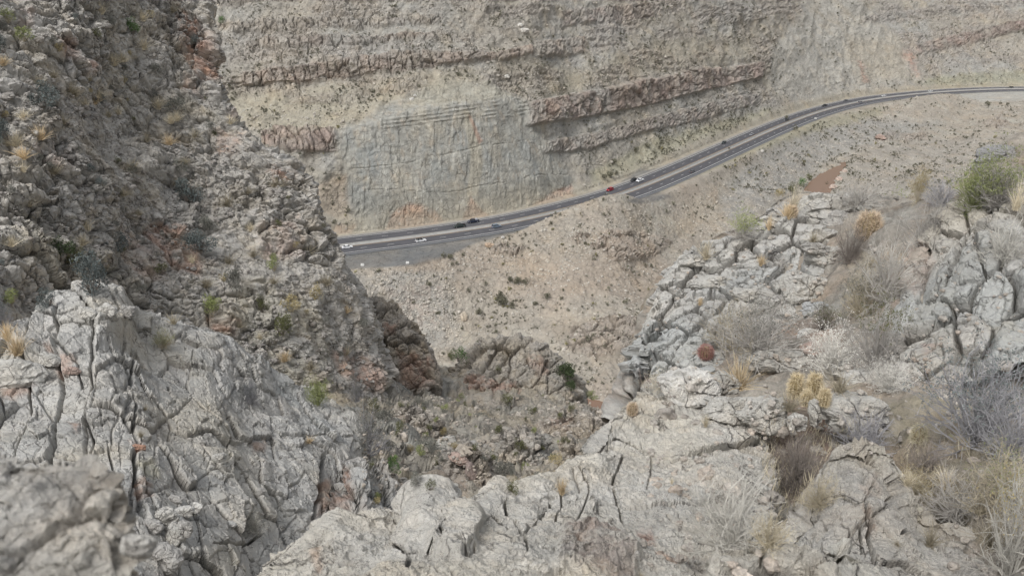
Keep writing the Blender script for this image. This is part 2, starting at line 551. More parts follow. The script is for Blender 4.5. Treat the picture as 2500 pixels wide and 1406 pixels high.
S5 = ups([35, 36, 36, 36, 36, 36, 36, 36, 36, 34, 33, 33, 34, 34])
U6 = ups([0] * 14); S6 = ups([42, 42, 40, 42, 40, 40, 42, 42, 40, 38, 34, 36, 38, 38])
U7 = ups([-260] * 14); S7 = ups([36] * 14)
CREST = {850: (None, 24), 1050: (None, 15), 1200: (None, 8), 1300: (546, 6), 1400: (501, 9), 1480: (472, 12), 1530: (470, 14), 1575: (491, 14),
         2140: (None, 7), 2190: (244, 13), 2240: (235, 15), 2300: (226, 16), 2350: (231, 14), 2400: (None, 30), 2470: (None, 45)}
MID = dict(zip(cols, [(760, .4), (760, .4), (720, .42), (700, .4), (690, .4), (690, .4), (690, .42), (680, .45), (660, .42), (640, .40), (590, .40), (500, .42), (420, .36),
                      (330, .30), (300, .2), (300, .3), (300, .3), (300, .28), (300, .25), (290, .12), (280, .08), (280, .1)]))
RF = dict(zip(cols, [(880, -150), (880, -150), (870, -150), (865, -150), (870, -150), (900, -150), (960, -150), (972, -150), (960, -150), (900, -150), (850, -149),
                     (700, -147), (560, -143), (395, -138), (390, -137), (400, -137), (400, -137), (400, -136), (400, -136), (400, -135), (400, -134), (400, -133)]))
prof = []
yN = road_edge_y(cols, 14.0); yF = road_edge_y(cols, -14.0)
for i, c in enumerate(cols):
    pts = []
    y, z = yF[i], ZR - .1
    upn = []
    for (py, s) in ((U1[i], S1[i]), (U2[i], S2[i]), (U3[i], S3[i]), (U4[i], S4[i]), (U5[i], S5[i]), (U6[i], S6[i]), (U7[i], S7[i])):
        k = kslope(py); m = math.tan(math.radians(s))
        y2 = (m * y - z) / (m + k); y2 = max(y2, y + 1.0)
        z2 = z + m * (y2 - y)
        upn.append((y2, z2)); y, z = y2, z2
    cr = CREST.get(c, (None, 6))
    if cr[0] is None: yc, zc = yN[i] - cr[1], ZR - .3
    else: yc = yN[i] - cr[1]; zc = -kslope(cr[0]) * yc
    py, s = MID[c]; k = kslope(py); ym = (s * yc - zc) / (s + k); zm = -k * ym
    if ym > yc - 4: ym = yc - 12; zm = zc - 4
    py, zf = RF[c]; yf = -zf / kslope(py)
    if yf > ym - 5: yf = ym - 15
    ynr = yf - (14 if c < 1900 else 70 if 1900 < c < 2100 else 25)
    zb = -140.0 if c < 1900 else -133.0
    yb = min(-zb / kslope(1180 if c < 1700 else 900 if c < 1900 else 640), ynr - 20)
    prof.append([(yb, zb), (ynr, zf), (yf, zf), (ym, zm), (yc, zc), (yN[i], ZR - .1), (yF[i], ZR - .1)] + upn)
prof = np.array(prof)                                   # (cols, nodes, 2)
NU_F = 900
pxs = np.linspace(460, 2690, NU_F)
nodes = np.stack([np.stack([np.interp(pxs, cols, prof[:, n, k]) for k in range(2)], -1) for n in range(prof.shape[1])], 1)
# relax the seams between surveyed columns a little
kk = np.exp(-0.5 * (np.arange(-14, 15) / 6.0) ** 2); kk /= kk.sum()
for n in range(nodes.shape[1]):
    for k in range(2):
        a = nodes[:, n, k]; pad = np.concatenate([np.full(14, a[0]), a, np.full(14, a[-1])])
        nodes[:, n, k] = np.convolve(pad, kk, 'valid')
dense = []
for n in range(nodes.shape[1] - 1):
    f = np.linspace(0, 1, 40, endpoint=False)[None, :, None]
    dense.append(nodes[:, n:n + 1] * (1 - f) + nodes[:, n + 1:n + 2] * f)
dense.append(nodes[:, -1:])
dense = np.concatenate(dense, 1)                        # (NU, D, 2)
NV_F = 430
VF = np.zeros((NV_F, NU_F, 3))
for j in range(NU_F):
    W = yz_to_world(pxs[j], dense[j, :, 0], dense[j, :, 1])
    x_, y_, d_ = proj(W)
    seg = np.abs(np.diff(y_)) + 0.12 * FPX * np.hypot(np.diff(W[:, 1]), np.diff(W[:, 2])) / d_[1:] * .5
    seg = np.where((y_[1:] < -60) | (y_[1:] > 1060), seg * .3, seg)
    c_ = np.concatenate([[0], np.cumsum(seg)])
    tt = np.linspace(0, c_[-1], NV_F)
    for k in range(3): VF[:, j, k] = np.interp(tt, c_, W[:, k])
# soften kinks down the slope
for _ in range(3):
    VF[1:-1] = (VF[:-2] + 2 * VF[1:-1] + VF[2:]) / 4
base = VF.copy()
bx, by, bd = proj(base)
NF = normals(VF)
NF = np.where((NF[..., 2] < 0)[..., None], -NF, NF)
# distance to the highway line
rx = RC[::4, 0]; ry = RC[::4, 1]
dR = np.full(bx.shape, 1e9); sgn = np.zeros(bx.shape)
for a in range(0, len(rx)):
    dd = np.hypot(base[..., 0] - rx[a], base[..., 1] - ry[a])
    m = dd < dR
    dR = np.where(m, dd, dR)
    sgn = np.where(m, (base[..., 0] - rx[a]) * RN[a * 4, 0] + (base[..., 1] - ry[a]) * RN[a * 4, 1], sgn)
far_side = sgn < 0
wob = fbm(base / 14.0, 3, 5)
qx = bx + 10 * wob; qy = by + 6 * fbm(base / 9.0, 3, 6)
qx2 = bx + 4 * wob; qy2 = by + 3 * fbm(base / 5.0, 3, 16)

FACE = [(828, 330), (940, 262), (1080, 212), (1190, 205), (1270, 235), (1300, 262), (1338, 345), (1395, 425), (1412, 470), (1300, 498), (1180, 522), (1000, 552), (868, 568), (850, 460)]
mface = poly_mask(qx2 + 8 * fbm(base / 8.0, 3, 70), qy2 + 6 * wob, FACE, 12)
bands = [
    ([(590, 182), (700, 168), (850, 147), (950, 132), (1080, 129), (1200, 131), (1300, 114)], [(590, 215), (700, 215), (850, 196), (950, 188), (1080, 166), (1200, 156), (1300, 138)], 3.5),
    ([(642, 324), (820, 317)], [(642, 374), (820, 372)], 3.0),
    ([(1290, 254), (1400, 230), (1480, 217), (1560, 197), (1600, 192), (1700, 168), (1780, 166), (1860, 152)], [(1290, 306), (1400, 296), (1480, 277), (1560, 262), (1620, 246), (1700, 226), (1780, 208), (1860, 190)], 4.5),
    ([(1330, 345), (1440, 331), (1500, 314), (1560, 297), (1650, 272), (1720, 257), (1800, 237), (1850, 232)], [(1330, 374), (1440, 369), (1480, 350), (1560, 328), (1650, 307), (1720, 292), (1800, 267), (1850, 252)], 3.5),
    ([(2235, 112), (2300, 96), (2400, 71), (2500, 52), (2690, 30)], [(2235, 136), (2330, 119), (2420, 93), (2500, 76), (2690, 55)], 3.5),
    ([(560, 60), (700, 52), (900, 50), (1080, 40)], [(560, 84), (700, 80), (900, 72), (1080, 62)], 2.0),
    ([(600, 100), (760, 98), (900, 92), (1060, 84)], [(600, 122), (760, 124), (900, 110), (1060, 100)], 2.0),
    ([(1310, 102), (1425, 96)], [(1310, 140), (1425, 132)], 3.0),
    ([(1370, 30), (1600, 10)], [(1370, 66), (1600, 44)], 2.0),
    ([(520, -40), (1000, -60), (1600, -50)], [(520, 10), (1000, 6), (1600, -12)], 2.2),
    ([(2110, 40), (2300, 20), (2500, 0), (2690, -25)], [(2110, 55), (2300, 38), (2500, 18), (2690, 0)], 2.0),
    ([(1760, 40), (1870, 25)], [(1760, 62), (1870, 50)], 2.0),
]
mb_all = np.zeros(bx.shape)
disp = np.zeros(bx.shape)
near_road = sstep(14.5, 30, dR)
wallw = far_side * near_road
# broad ribs and gullies down the wall, rills on the hill
disp += 3.0 * wallw * (1 - mface) * fbm(base / np.array([26, 60, 22.]), 4, 11, ridged=True)
disp += 1.1 * wallw * (1 - .7 * mface) * fbm(base / 6.0, 4, 12)
disp += 0.7 * near_road * (1 - .7 * mface) * fbm(base / 2.2, 3, 13)
low = (~far_side) * near_road
disp += 1.5 * low * fbm(base / np.array([22, 40, 20.]), 4, 14) * sstep(18, 50, dR)
disp += 0.35 * low * fbm(base / 4.0, 3, 15)
R0 = frame((1, 0.35, 0.02), (0, 0, 1))
bl, idb, eb, rb = blocks(base, R0, (6.5, 9.5, 6.0), 21, 2.0, 0.5, 2.6, 0.09, 0.10)
bl2, id2, e2, r2 = blocks(base, R0, (2.4, 1.5, 2.4), 22, 0.6, 0.4, 0.4, 0.12, 0.12)
for (tp, bt, pr) in bands:
    m = band_mask(qx2, qy2, tp, bt, 3)
    mb_all = np.maximum(mb_all, m)
    disp += m * pr * (0.70 + .35 * fbm(base / 10.0, 2, 44)) * near_road
disp += mb_all * (.45 * bl + .7 * bl2) * near_road
# thin ledges elsewhere on the wall
lay = np.abs(((by + 0.05 * (bx - 1200) + 14 * fbm(base / 30.0, 2, 51)) / 17.0) % 1.0 - .5) * 2
wledge = wallw * (1 - mb_all) * (1 - mface) * sstep(-.25, .3, fbm(base / np.array([30, 30, 8.]), 3, 52)) * (by < 260) * (1 - poly_mask(qx, qy, [(1880, 215), (1880, 120), (1950, 50), (1990, -60), (2060, -60), (2100, 20), (2200, 110), (2250, 200)], 12))
disp += wledge * (.8 * sstep(.35, .6, lay) + 1.0 * bl2 + .35 * bl)
# the cut face: vertical joints, benches
disp += mface * (0.16 * fbm(base / np.array([1.1, 30, 30]), 3, 61) + .6 * fbm(base / np.array([7, 7, 9.]), 3, 62) + .5 * sstep(.1, .35, fbm(base / np.array([4, 8, 14.]), 3, 63)) + 0.18 * bl2)
for (tp, wdt) in (([(850, 415), (1000, 398), (1180, 356), (1340, 338)], 3), ([(880, 462), (1100, 470), (1300, 430), (1400, 425)], 2.5)):
    disp -= .45 * mface * (1 - sstep(0, wdt, line_dist(bx, by + 4 * fbm(base / 5.0, 2, 67), tp))) * sstep(-.4, .2, fbm(base / 6.0, 2, 68))
stl = sstep(.3, .7, np.abs(((by + .13 * (bx - 1000)) / 9.5) % 1 - .5) * 2) * poly_mask(bx, by, [(900, 268), (1000, 235), (1180, 212), (1290, 248), (1290, 285), (1150, 290), (930, 318)], 8)
disp += .10 * mface * np.sin(base[..., 2] * (1.7 + .5 * fbm(base / 60.0, 1, 89)) + 5.5 * fbm(base / 14.0, 3, 86)) * sstep(-.2, .3, fbm(base / 8.0, 2, 88))
disp += 0.45 * stl * sstep(-.3, .2, fbm(base / 6.0, 2, 64))
# broken red foot of the face
REDF = [[(940, 558), (960, 520), (1000, 497), (1060, 515), (1090, 535), (1050, 556)], [(1125, 540), (1150, 480), (1165, 500), (1190, 520), (1180, 535)], [(1300, 500), (1350, 468), (1392, 452), (1410, 475), (1370, 490)],
        [(790, 570), (820, 545), (870, 548), (860, 566)]]
jw = (base @ R0)[..., 0] / 5.2 + .35 * fbm(base / 7.0, 2, 69)
jf = jw - np.floor(jw); jh = h01(hsh(np.floor(jw).astype(np.int64), np.zeros(jw.shape, np.int64), np.zeros(jw.shape, np.int64), 9))
disp += mb_all * near_road * (1.5 * (jh - .5) - 1.1 * (1 - sstep(0, .10, np.minimum(jf, 1 - jf))))
mred = np.zeros(bx.shape)
for pg in REDF: mred = np.maximum(mred, poly_mask(qx, qy, pg, 6))
disp += mred * near_road * (-1.3 + 2.0 * bl2 + .7 * bl)
# rock knobs on the hill and in the valley
KN = [[(1440, 600), (1480, 560), (1560, 565), (1640, 590), (1600, 625), (1500, 640)], [(1390, 590), (1400, 570), (1440, 575), (1410, 595)], [(1190, 598), (1230, 590), (1280, 605), (1260, 625), (1200, 620)],
      [(1390, 800), (1500, 770), (1600, 780), (1560, 850), (1450, 880), (1380, 850)], [(2130, 345), (2160, 325), (2200, 322), (2170, 345)], [(2200, 330), (2250, 322), (2270, 340), (2210, 348)],
      [(2400, 300), (2440, 278), (2465, 300), (2430, 318)], [(1600, 690), (1660, 680), (1700, 720), (1620, 740)]]
mkn = np.zeros(bx.shape)
for pg in KN: mkn = np.maximum(mkn, poly_mask(qx, qy, pg, 6))
disp += mkn * low * (2.0 + 1.0 * bl + .8 * bl2)
VF = base + NF * disp[..., None]
# highway bench dead level, then the apron beside it
wz = 1 - sstep(14.5, 21, dR)
APR = [(780, 600), (1300, 530), (1290, 555), (1250, 568), (1150, 598), (1100, 625), (1010, 650), (830, 658), (780, 650)]
mapr = poly_mask(bx, by, APR, 3) * (~far_side)
TUR = [(2335, 222), (2700, 222), (2700, 246), (2480, 248), (2400, 250), (2350, 236)]
mtur = poly_mask(bx, by, TUR, 4) * (~far_side)
TU2 = [(1530, 492), (1600, 462), (1640, 480), (1600, 492), (1560, 498)]
mtu2 = poly_mask(qx2, qy2, TU2, 4) * (~far_side)
TU3 = [(1515, 440), (1560, 412), (1640, 408), (1600, 432), (1540, 452)]
mtu3 = poly_mask(qx2, qy2, TU3, 4) * far_side
wz = np.maximum(wz, np.maximum(mapr, mtur))
wz = np.where((dR > 14.5) & (base[..., 2] > ZR + 1.5), 1 - sstep(14.5, 18.5, dR), wz)
VF[..., 2] = VF[..., 2] * (1 - wz) + (ZR - .12) * wz
# river bed hollows
POOL1 = [(1955, 485), (1966, 462), (1980, 444), (2000, 427), (2022, 413), (2045, 402), (2064, 394), (2066, 404), (2052, 420), (2040, 440), (2030, 460), (2018, 485)]
POOL2 = [(1405, 972), (1425, 968), (1446, 972), (1470, 978), (1495, 984), (1520, 994), (1530, 1012), (1530, 1035), (1470, 1040), (1430, 1030), (1408, 1005)]
ZP1, ZP2 = -138.0, -150.0
vx, vy, vd = proj(VF)
for pl, zz in ((POOL1, ZP1), (POOL2, ZP2)):
    m = poly_mask(vx + 7 * fbm(base / 5.0, 3, 65) + 5 * wob, vy + 5 * fbm(base / 4.0, 3, 66), pl, 2.5) * (~far_side)
    mo = poly_mask(vx, vy, [(np.mean([p[0] for p in pl]) + (p[0] - np.mean([q[0] for q in pl])) * 1.5, np.mean([p[1] for p in pl]) + (p[1] - np.mean([q[1] for q in pl])) * 1.5) for p in pl], 14) * (~far_side)
    VF[..., 2] = VF[..., 2] * (1 - mo) + np.maximum(zz + .5, np.minimum(VF[..., 2], zz + 3)) * mo
    VF[..., 2] = VF[..., 2] * (1 - m) + (zz - 1.0) * m

# ---- what the ground is made of
n_lo = fbm(base / 40.0, 4, 71); n_md = fbm(base / 9.0, 4, 72); n_hi = fbm(base / 2.2, 3, 73)
C = np.zeros(bx.shape + (3,)) + np.array([0.335, 0.300, 0.250])          # grey talus of the wall
C = mixc(C, (0.330, 0.312, 0.280), sstep(-.2, .3, n_lo) * wallw)
C = mixc(C, (0.355, 0.310, 0.235), sstep(0.05, .5, n_md) * .6 * wallw)
C = mixc(C, (0.37, 0.325, 0.235), poly_mask(qx, qy, [(540, 225), (800, 215), (1150, 165), (1200, 205), (1000, 235), (830, 325), (640, 325), (590, 300)], 14) * .8)
C = mixc(C, (0.32, 0.275, 0.195), poly_mask(qx, qy, [(1190, 165), (1330, 150), (1480, 205), (1300, 250), (1240, 215)], 14) * .6)
C = mixc(C, (0.34, 0.29, 0.20), poly_mask(qx, qy, [(1600, 100), (1850, 80), (1860, 140), (1600, 180), (1350, 230), (1400, 180)], 20) * .5)
C = mixc(C, (0.33, 0.275, 0.245), wledge * .35)
hillc = np.array([0.362, 0.312, 0.250])
C = np.where((~far_side)[..., None], hillc, C)
C = mixc(C, (0.37, 0.34, 0.28), sstep(0, .5, n_md) * .7 * (~far_side))
C = mixc(C, (0.365, 0.29, 0.22), sstep(-.1, .4, n_lo) * .8 * (~far_side) * (bx < 1750))
C = mixc(C, (0.335, 0.315, 0.285), poly_mask(qx, qy, [(830, 668), (1110, 665), (1100, 760), (1130, 850), (900, 870)], 12) * .8 * (~far_side))
C = mixc(C, (0.39, 0.30, 0.245), poly_mask(qx, qy, [(930, 700), (1080, 690), (1090, 800), (980, 790)], 14) * .6 * (~far_side) * sstep(-.3, .2, n_hi))
C = mixc(C, (0.315, 0.298, 0.272), poly_mask(qx, qy, [(1900, 330), (2120, 290), (2300, 300), (2050, 380), (1960, 440), (1850, 520), (1700, 560), (1760, 470)], 16) * .8)
C = mixc(C, (0.335, 0.30, 0.255), poly_mask(qx, qy, [(2060, 400), (2200, 340), (2500, 330), (2700, 330), (2700, 700), (2040, 560)], 16) * .7)
C = mixc(C, (0.42, 0.35, 0.26), poly_mask(qx, qy, [(1650, 560), (1690, 480), (1740, 470), (1780, 540), (1740, 560)], 10) * .6)
C = mixc(C, (0.36, 0.33, 0.22), poly_mask(qx, qy, [(1440, 420), (1600, 340), (1880, 265), (1880, 282), (1700, 345), (1540, 420), (1450, 455)], 10) * .8)
C = mixc(C, (0.33, 0.30, 0.20), poly_mask(qx, qy, [(1620, 430), (1950, 300), (2150, 262), (2150, 282), (1960, 330), (1700, 430), (1600, 470)], 9) * .8 * (~far_side))
C = mixc(C, (0.31, 0.30, 0.20), poly_mask(qx, qy, [(2240, 205), (2300, 185), (2700, 165), (2700, 206), (2300, 212)], 8) * .7 * far_side)
FAN = [(1880, 215), (1880, 120), (1950, 50), (1990, -60), (2060, -60), (2100, 20), (2200, 110), (2250, 200), (2100, 225), (1950, 250)]
C = mixc(C, (0.375, 0.350, 0.305), poly_mask(qx, qy, FAN, 12) * .8)
C = mixc(C, (0.37, 0.32, 0.245), poly_mask(qx, qy, [(2080, 90), (2200, 110), (2230, 200), (2100, 205), (2060, 140)], 16) * .7)
C = mixc(C, (0.42, 0.25, 0.19), poly_mask(qx, qy, [(2205, 125), (2222, 125), (2246, 185), (2234, 188)], 10) * np.clip(.6 + n_hi, 0, 1))
C = mixc(C, (0.40, 0.25, 0.18), poly_mask(qx, qy, [(2092, 150), (2100, 150), (2120, 205), (2108, 205)], 5) * .7)
# the cut face
cf = np.zeros(bx.shape + (3,)) + np.array([0.335, 0.322, 0.283])
cf = mixc(cf, (0.355, 0.325, 0.265), sstep(-.05, .4, fbm(base / np.array([9, 9, 20.]), 4, 81)))
cf = mixc(cf, (0.30, 0.31, 0.30), sstep(.12, .42, fbm(base / np.array([6, 6, 14.]), 4, 82)) * .55)
cf = mixc(cf, (0.40, 0.33, 0.25), sstep(.22, .5, fbm(base / np.array([2.2, 2.2, 26]), 3, 84)) * .5)
cf = mixc(cf, (0.25, 0.245, 0.225), sstep(.25, .5, fbm(base / np.array([1.6, 1.6, 20]), 3, 85)) * .5)
cf = mixc(cf, (0.27, 0.295, 0.295), poly_mask(qx, qy, [(1045, 390), (1090, 385), (1100, 440), (1060, 448)], 8) * .55)
cf = mixc(cf, (0.26, 0.285, 0.29), poly_mask(qx, qy, [(868, 360), (910, 345), (920, 425), (880, 430)], 8) * .45)
cf = mixc(cf, (0.25, 0.245, 0.215), poly_mask(qx, qy, [(850, 478), (1100, 462), (1400, 425), (1405, 455), (1200, 490), (860, 525)], 8) * .7)
cf = mixc(cf, (0.37, 0.33, 0.25), poly_mask(qx2, qy2, [(1130, 270), (1145, 270), (1172, 340), (1178, 400), (1168, 480), (1140, 480), (1150, 380), (1140, 320)], 4) * .8)
cf = mixc(cf, (0.36, 0.22, 0.155), poly_mask(qx2, qy2, [(1142, 280), (1150, 285), (1180, 345), (1170, 352)], 3) * .8)
cf = cf * (1 + .09 * np.sin(base[..., 2] * (1.7 + .5 * fbm(base / 60.0, 1, 89)) + 5.5 * fbm(base / 14.0, 3, 86)) * sstep(-.3, .3, fbm(base / 9.0, 2, 87)))[..., None]
cf = cf * (1 + .20 * fbm(base / np.array([.8, .8, 14]), 2, 83))[..., None]
C = C * (1 - mface[..., None]) + cf * mface[..., None]
C = mixc(C, (0.385, 0.345, 0.25), poly_mask(qx, qy, [(1050, 212), (1180, 203), (1250, 232), (1180, 245), (980, 262)], 8) * .5)
C = mixc(C, (0.39, 0.30, 0.21), poly_mask(qx, qy, [(745, 455), (845, 430), (850, 540), (770, 520)], 8) * .7)
C = mixc(C, (0.44, 0.235, 0.16), mred * np.clip(.75 + .5 * n_hi, 0, 1))
bcol = [(.345, .262, .212), (.33, .225, .185), (.325, .235, .198), (.30, .25, .22), (.30, .215, .185), (.30, .26, .225), (.31, .25, .21), (.33, .26, .21), (.30, .24, .21), (.31, .255, .22), (.31, .27, .24), (.32, .28, .24)]
for (tp, bt, pr), bc in zip(bands, bcol):
    m = band_mask(qx2, qy2, tp, bt, 4)
    C = mixc(C, bc, m * np.clip(.56 + .5 * n_md + .4 * (rb[..., 1] - .5), 0, 1))
    C = C * (1 + m * (.22 * (jh - .5) + .2 * (r2[..., 0] - .5)))[..., None]
C = mixc(C, (0.33, 0.26, 0.215), mkn * low * .45)
C = C * (1 - .28 * mb_all * (1 - sstep(0, .07, np.minimum(jf, 1 - jf))))[..., None]
C = C * (1 - .20 * mb_all * (1 - sstep(0, .10, eb)))[..., None]
C = mixc(C, (0.40, 0.345, 0.25), far_side * (1 - sstep(16, 23, dR)) * .7)
C = mixc(C, (0.145, 0.15, 0.155), mapr * (.8 + .3 * n_md))
C = mixc(C, (0.135, 0.14, 0.15), np.maximum(mtu2, mtu3) * (.6 + .4 * n_md))
C = mixc(C, (0.40, 0.38, 0.34), mtur)
# pale loose stones and dark pebbles too small to build
st = sstep(.42, .6, fbm(base / .9, 2, 91)) * sstep(-.1, .3, fbm(base / 16.0, 3, 92))
C = mixc(C, (0.52, 0.49, 0.44), st * .6 * (wz < .5))
g_ = C.mean(-1, keepdims=True)
C = (g_ + (C - g_) * .72) * .90 * np.array([.985, 1.0, .985])
C = np.clip(C * (1 + .10 * n_hi + .07 * n_md)[..., None], 0.02, 0.8)
# the wall, the valley bottom and the hill are pieces of one landform but differ in kind
keepb = mb_all > .45
split_build('canyon_wall_and_hills', VF, C, M_FAR, ids=idb, keep=keepb, maxn=230, minf=14, piece='rock_block', smooth=False)
FARV = VF; FARX, FARY, FARD = proj(VF)

# ================================================================== RIVER
m_water, nt_, b_ = nm('muddy_water')
b_.inputs['Base Color'].default_value = (0.20, 0.125, 0.085, 1); b_.inputs['Roughness'].default_value = 0.22
nz = nt_.nodes.new('ShaderNodeTexNoise'); nz.inputs['Scale'].default_value = 1.5; nz.inputs['Detail'].default_value = 4
bp_ = nt_.nodes.new('ShaderNodeBump'); bp_.inputs['Strength'].default_value = .15; bp_.inputs['Distance'].default_value = .1
nt_.links.new(nz.outputs[0], bp_.inputs['Height']); nt_.links.new(bp_.outputs[0], b_.inputs['Normal'])
riv = empty('river'); riv['kind'] = 'structure'
for pl, zz in ((POOL1, ZP1), (POOL2, ZP2)):
    q = [on_z(np.array([p[0]]), np.array([p[1]]), zz)[0] for p in pl]
    c_ = np.mean(q, axis=0)
    q = [c_ + (a - c_) * 1.1 for a in q]
    mbw = MB(); mbw.add(q, [tuple(range(len(q)))]); mbw.build('water', m_water, riv)

# ================================================================== ROAD
def strip_mat(name, col, var, scale=.6, rough=.85):
    return simple_mat(name, col, rough, var=var, scale=scale, spec=.3)
M_ASPH = strip_mat('asphalt', (0.085, 0.085, 0.092), .12, .25)
M_CONC = strip_mat('median_concrete', (0.30, 0.295, 0.28), .12, .3)
M_SHO = strip_mat('shoulder_asphalt', (0.14, 0.145, 0.15), .12, .3)
M_GRAV = strip_mat('gravel_verge', (0.27, 0.26, 0.24), .15, .5)
M_WL = simple_mat('white_line_paint', (0.62, 0.62, 0.60), .7, var=.12, scale=.7)
M_YL = simple_mat('yellow_line_paint', (0.42, 0.27, 0.12), .7, var=.12, scale=.7)
def strip(name, o0, o1, z, mat, parent=None, s0=0, s1=None, step=3.0):
    s1 = s1 or ROAD_L
    s1 = min(s1, RS[-1])
    ss = np.linspace(s0, s1, max(2, int((s1 - s0) / step)))
    a = road_at(ss, o0, z); b = road_at(ss, o1, z)
    V = np.stack([a, b], 1).reshape(-1, 3); n = len(ss)
    i = np.arange(n - 1) * 2
    F = np.stack([i, i + 1, i + 3, i + 2], -1)
    return link(name, mesh_np(name, V, F[:, ::-1], mat), parent)
road = strip('road', -11.0, 11.2, 0.10, M_ASPH); road['kind'] = 'structure'
strip('shoulder', 11.2, 13.0, 0.095, M_SHO, road); strip('shoulder', -13.2, -11.0, 0.095, M_GRAV, road)
strip('median', -1.75, 1.75, 0.112, M_CONC, road)
strip('edge_line', 9.65, 9.95, 0.122, M_WL, road); strip('edge_line', -9.95, -9.65, 0.122, M_WL, road)
strip('edge_line', 2.05, 2.3, 0.122, M_YL, road); strip('edge_line', -2.3, -2.05, 0.122, M_YL, road)
dx_, dy_, dd_ = proj(RC)
s_vis0 = float(np.interp(740, dx_, RS)); s_vis1 = float(np.interp(2560, dx_, RS))
for off in (-6.0, 6.0):
    s = s_vis0
    while s < s_vis1:
        strip('lane_dash', off - .09, off + .09, 0.124, M_WL, road, s, s + 3.0, 3.0)
        s += 12.2
M_BAR = simple_mat('barrier_concrete', (0.36, 0.355, 0.335), .85, var=.1, scale=.5)
ss = np.linspace(0, RS[-1], 400); rings = []
for o_, z_ in ((-.4, .1), (-.38, .25), (-.13, .45), (-.08, .92), (.08, .92), (.13, .45), (.38, .25), (.4, .1)):
    rings.append(road_at(ss, o_, z_))
rings = np.stack(rings, 1); mbb = MB(); mbb.loft(list(rings)); bar = mbb.build('median_barrier', M_BAR)
tag(bar, 'long pale concrete barrier running down the middle of the divided highway', 'barrier')

# ================================================================== LEFT HILLSIDE
def fold(pts, dpy, dt, dpx=0):
    return [(a + dpx, b + dpy, c + dt) for a, b, c in pts]

def hillside():
    S = [(440, -160), (500, 0), (515, 110), (508, 190), (542, 265), (602, 345), (700, 405), (745, 480), (778, 560), (818, 640), (862, 700), (892, 770), (915, 870), (925, 960), (905, 1100)]
    tR = [104, 100, 98, 96, 95, 94, 92, 91, 90, 89, 88, 87, 86, 84, 78]
    rows = []
    for (sx, sy), t in zip(S, tR):
        tl = lerp(62, 36, np.clip((sy + 160) / 1260, 0, 1))
        r = []
        for f in (0, .18, .36, .54, .70, .84, .94, 1.0):
            x = lerp(-220, sx, f)
            tt = lerp(tl, t, f ** 1.25)
            # two shallow draws run down the slope
            tt += 3.0 * math.sin(f * 9 + sy * .004)
            r.append((x, sy + (1 - f) * 30, tt))
        r.append((sx + 2, sy + 6, t + 7))
        r.append((sx - 40, sy + 30, t + 26))
        rows.append(r)
    V = net_surface(rows, 430, 470)
    N = normals(V)
    px, py, d = proj(V)
    R = frame((0.5, 0.6, -0.35), (0.2, -0.6, .7))
    dsp = 2.6 * fbm(V / 14.0, 4, 101) + 0.8 * fbm(V / 3.0, 3, 102, ridged=True)
    rugged = sstep(-.35, .25, fbm(V / 9.0, 3, 105))
    b1, id1, e1, r1 = blocks(V, R, (4.6, 3.4, 3.0), 110, .30, .6, .30, .07, .6, dome=.8)
    b2, id2, e2, r2 = blocks(V, R, (1.5, 1.1, 1.0), 111, 0.12, .8, .08, .09, .5, dome=.28)
    b3, id3, e3, r3 = blocks(V, R, (.6, .5, .45), 112, 0.05, .8, .02, .12, .3, dome=.10)
    lump = sstep(.42, .75, r1[..., 1])               # only some blocks stand out of the rubble
    dsp += b1 * (.35 + .8 * rugged) * (.5 + .7 * lump) + b2 * (.5 + .8 * rugged) + b3 + .08 * fbm(V / .35, 2, 103)
    D = N + .9 * np.array([.25, -.75, .35]); D /= np.linalg.norm(D, axis=-1, keepdims=True)
    V2 = V + D * dsp[..., None]
    q = fbm(V / 11.0, 4, 120); q2 = fbm(V / 2.6, 3, 121); q3 = fbm(V / .8, 2, 122)
    C = np.zeros(px.shape + (3,)) + np.array([0.28, 0.268, 0.245])
    C = mixc(C, (0.305, 0.292, 0.27), sstep(-.1, .3, q2) * .8)
    C = mixc(C, (0.265, 0.25, 0.205), sstep(0.05, .4, q) * .5)
    C = mixc(C, (0.37, 0.36, 0.34), sstep(.62, .8, r1[..., 2]) * .45)
    C = mixc(C, (0.36, 0.34, 0.31), sstep(.7, .9, r2[..., 2]) * .5)
    C = mixc(C, (0.19, 0.175, 0.15), (1 - sstep(0, .1, e1)) * .4)
    wx = px + 14 * q2; wy = py + 12 * q3
    RED = [([(425, 60), (480, 45), (505, 110), (520, 205), (495, 215), (455, 175), (430, 120)], .95), ([(120, 100), (180, 95), (185, 150), (140, 150)], .7), ([(195, 155), (225, 150), (225, 180), (200, 185)], .7),
           ([(370, 545), (440, 550), (500, 640), (480, 680), (400, 650), (360, 600)], .75), ([(520, 330), (590, 340), (580, 385), (530, 380)], .5), ([(650, 420), (710, 420), (720, 450), (660, 450)], .8),
           ([(80, 380), (160, 380), (190, 420), (120, 425)], .45), ([(505, 790), (580, 800), (570, 825), (520, 820)], .9), ([(800, 850), (920, 880), (920, 960), (840, 950)], .8), ([(40, 20), (90, 15), (80, 60), (45, 60)], .6),
           ([(620, 560), (720, 540), (740, 640), (640, 640)], .35), ([(540, 180), (600, 300), (560, 300)], .5), ([(440, 200), (480, 210), (500, 250), (440, 240)], .6), ([(280, 560), (360, 600), (420, 700), (330, 690)], .35)]
    for pg, w in RED:
        C = mixc(C, (0.30, 0.20, 0.155), poly_mask(wx, wy, pg, 10) * w * np.clip(.6 + q3 * .8, 0, 1))
    C = np.clip(C * 1.27 * (1 + .14 * q3)[..., None], .02, .8)
    split_build('hillside', V2, C, M_LEFT, ids=id1, keep=(lump > .5), maxn=290, minf=40, piece='boulder_block')
    return V2
VL = hillside()

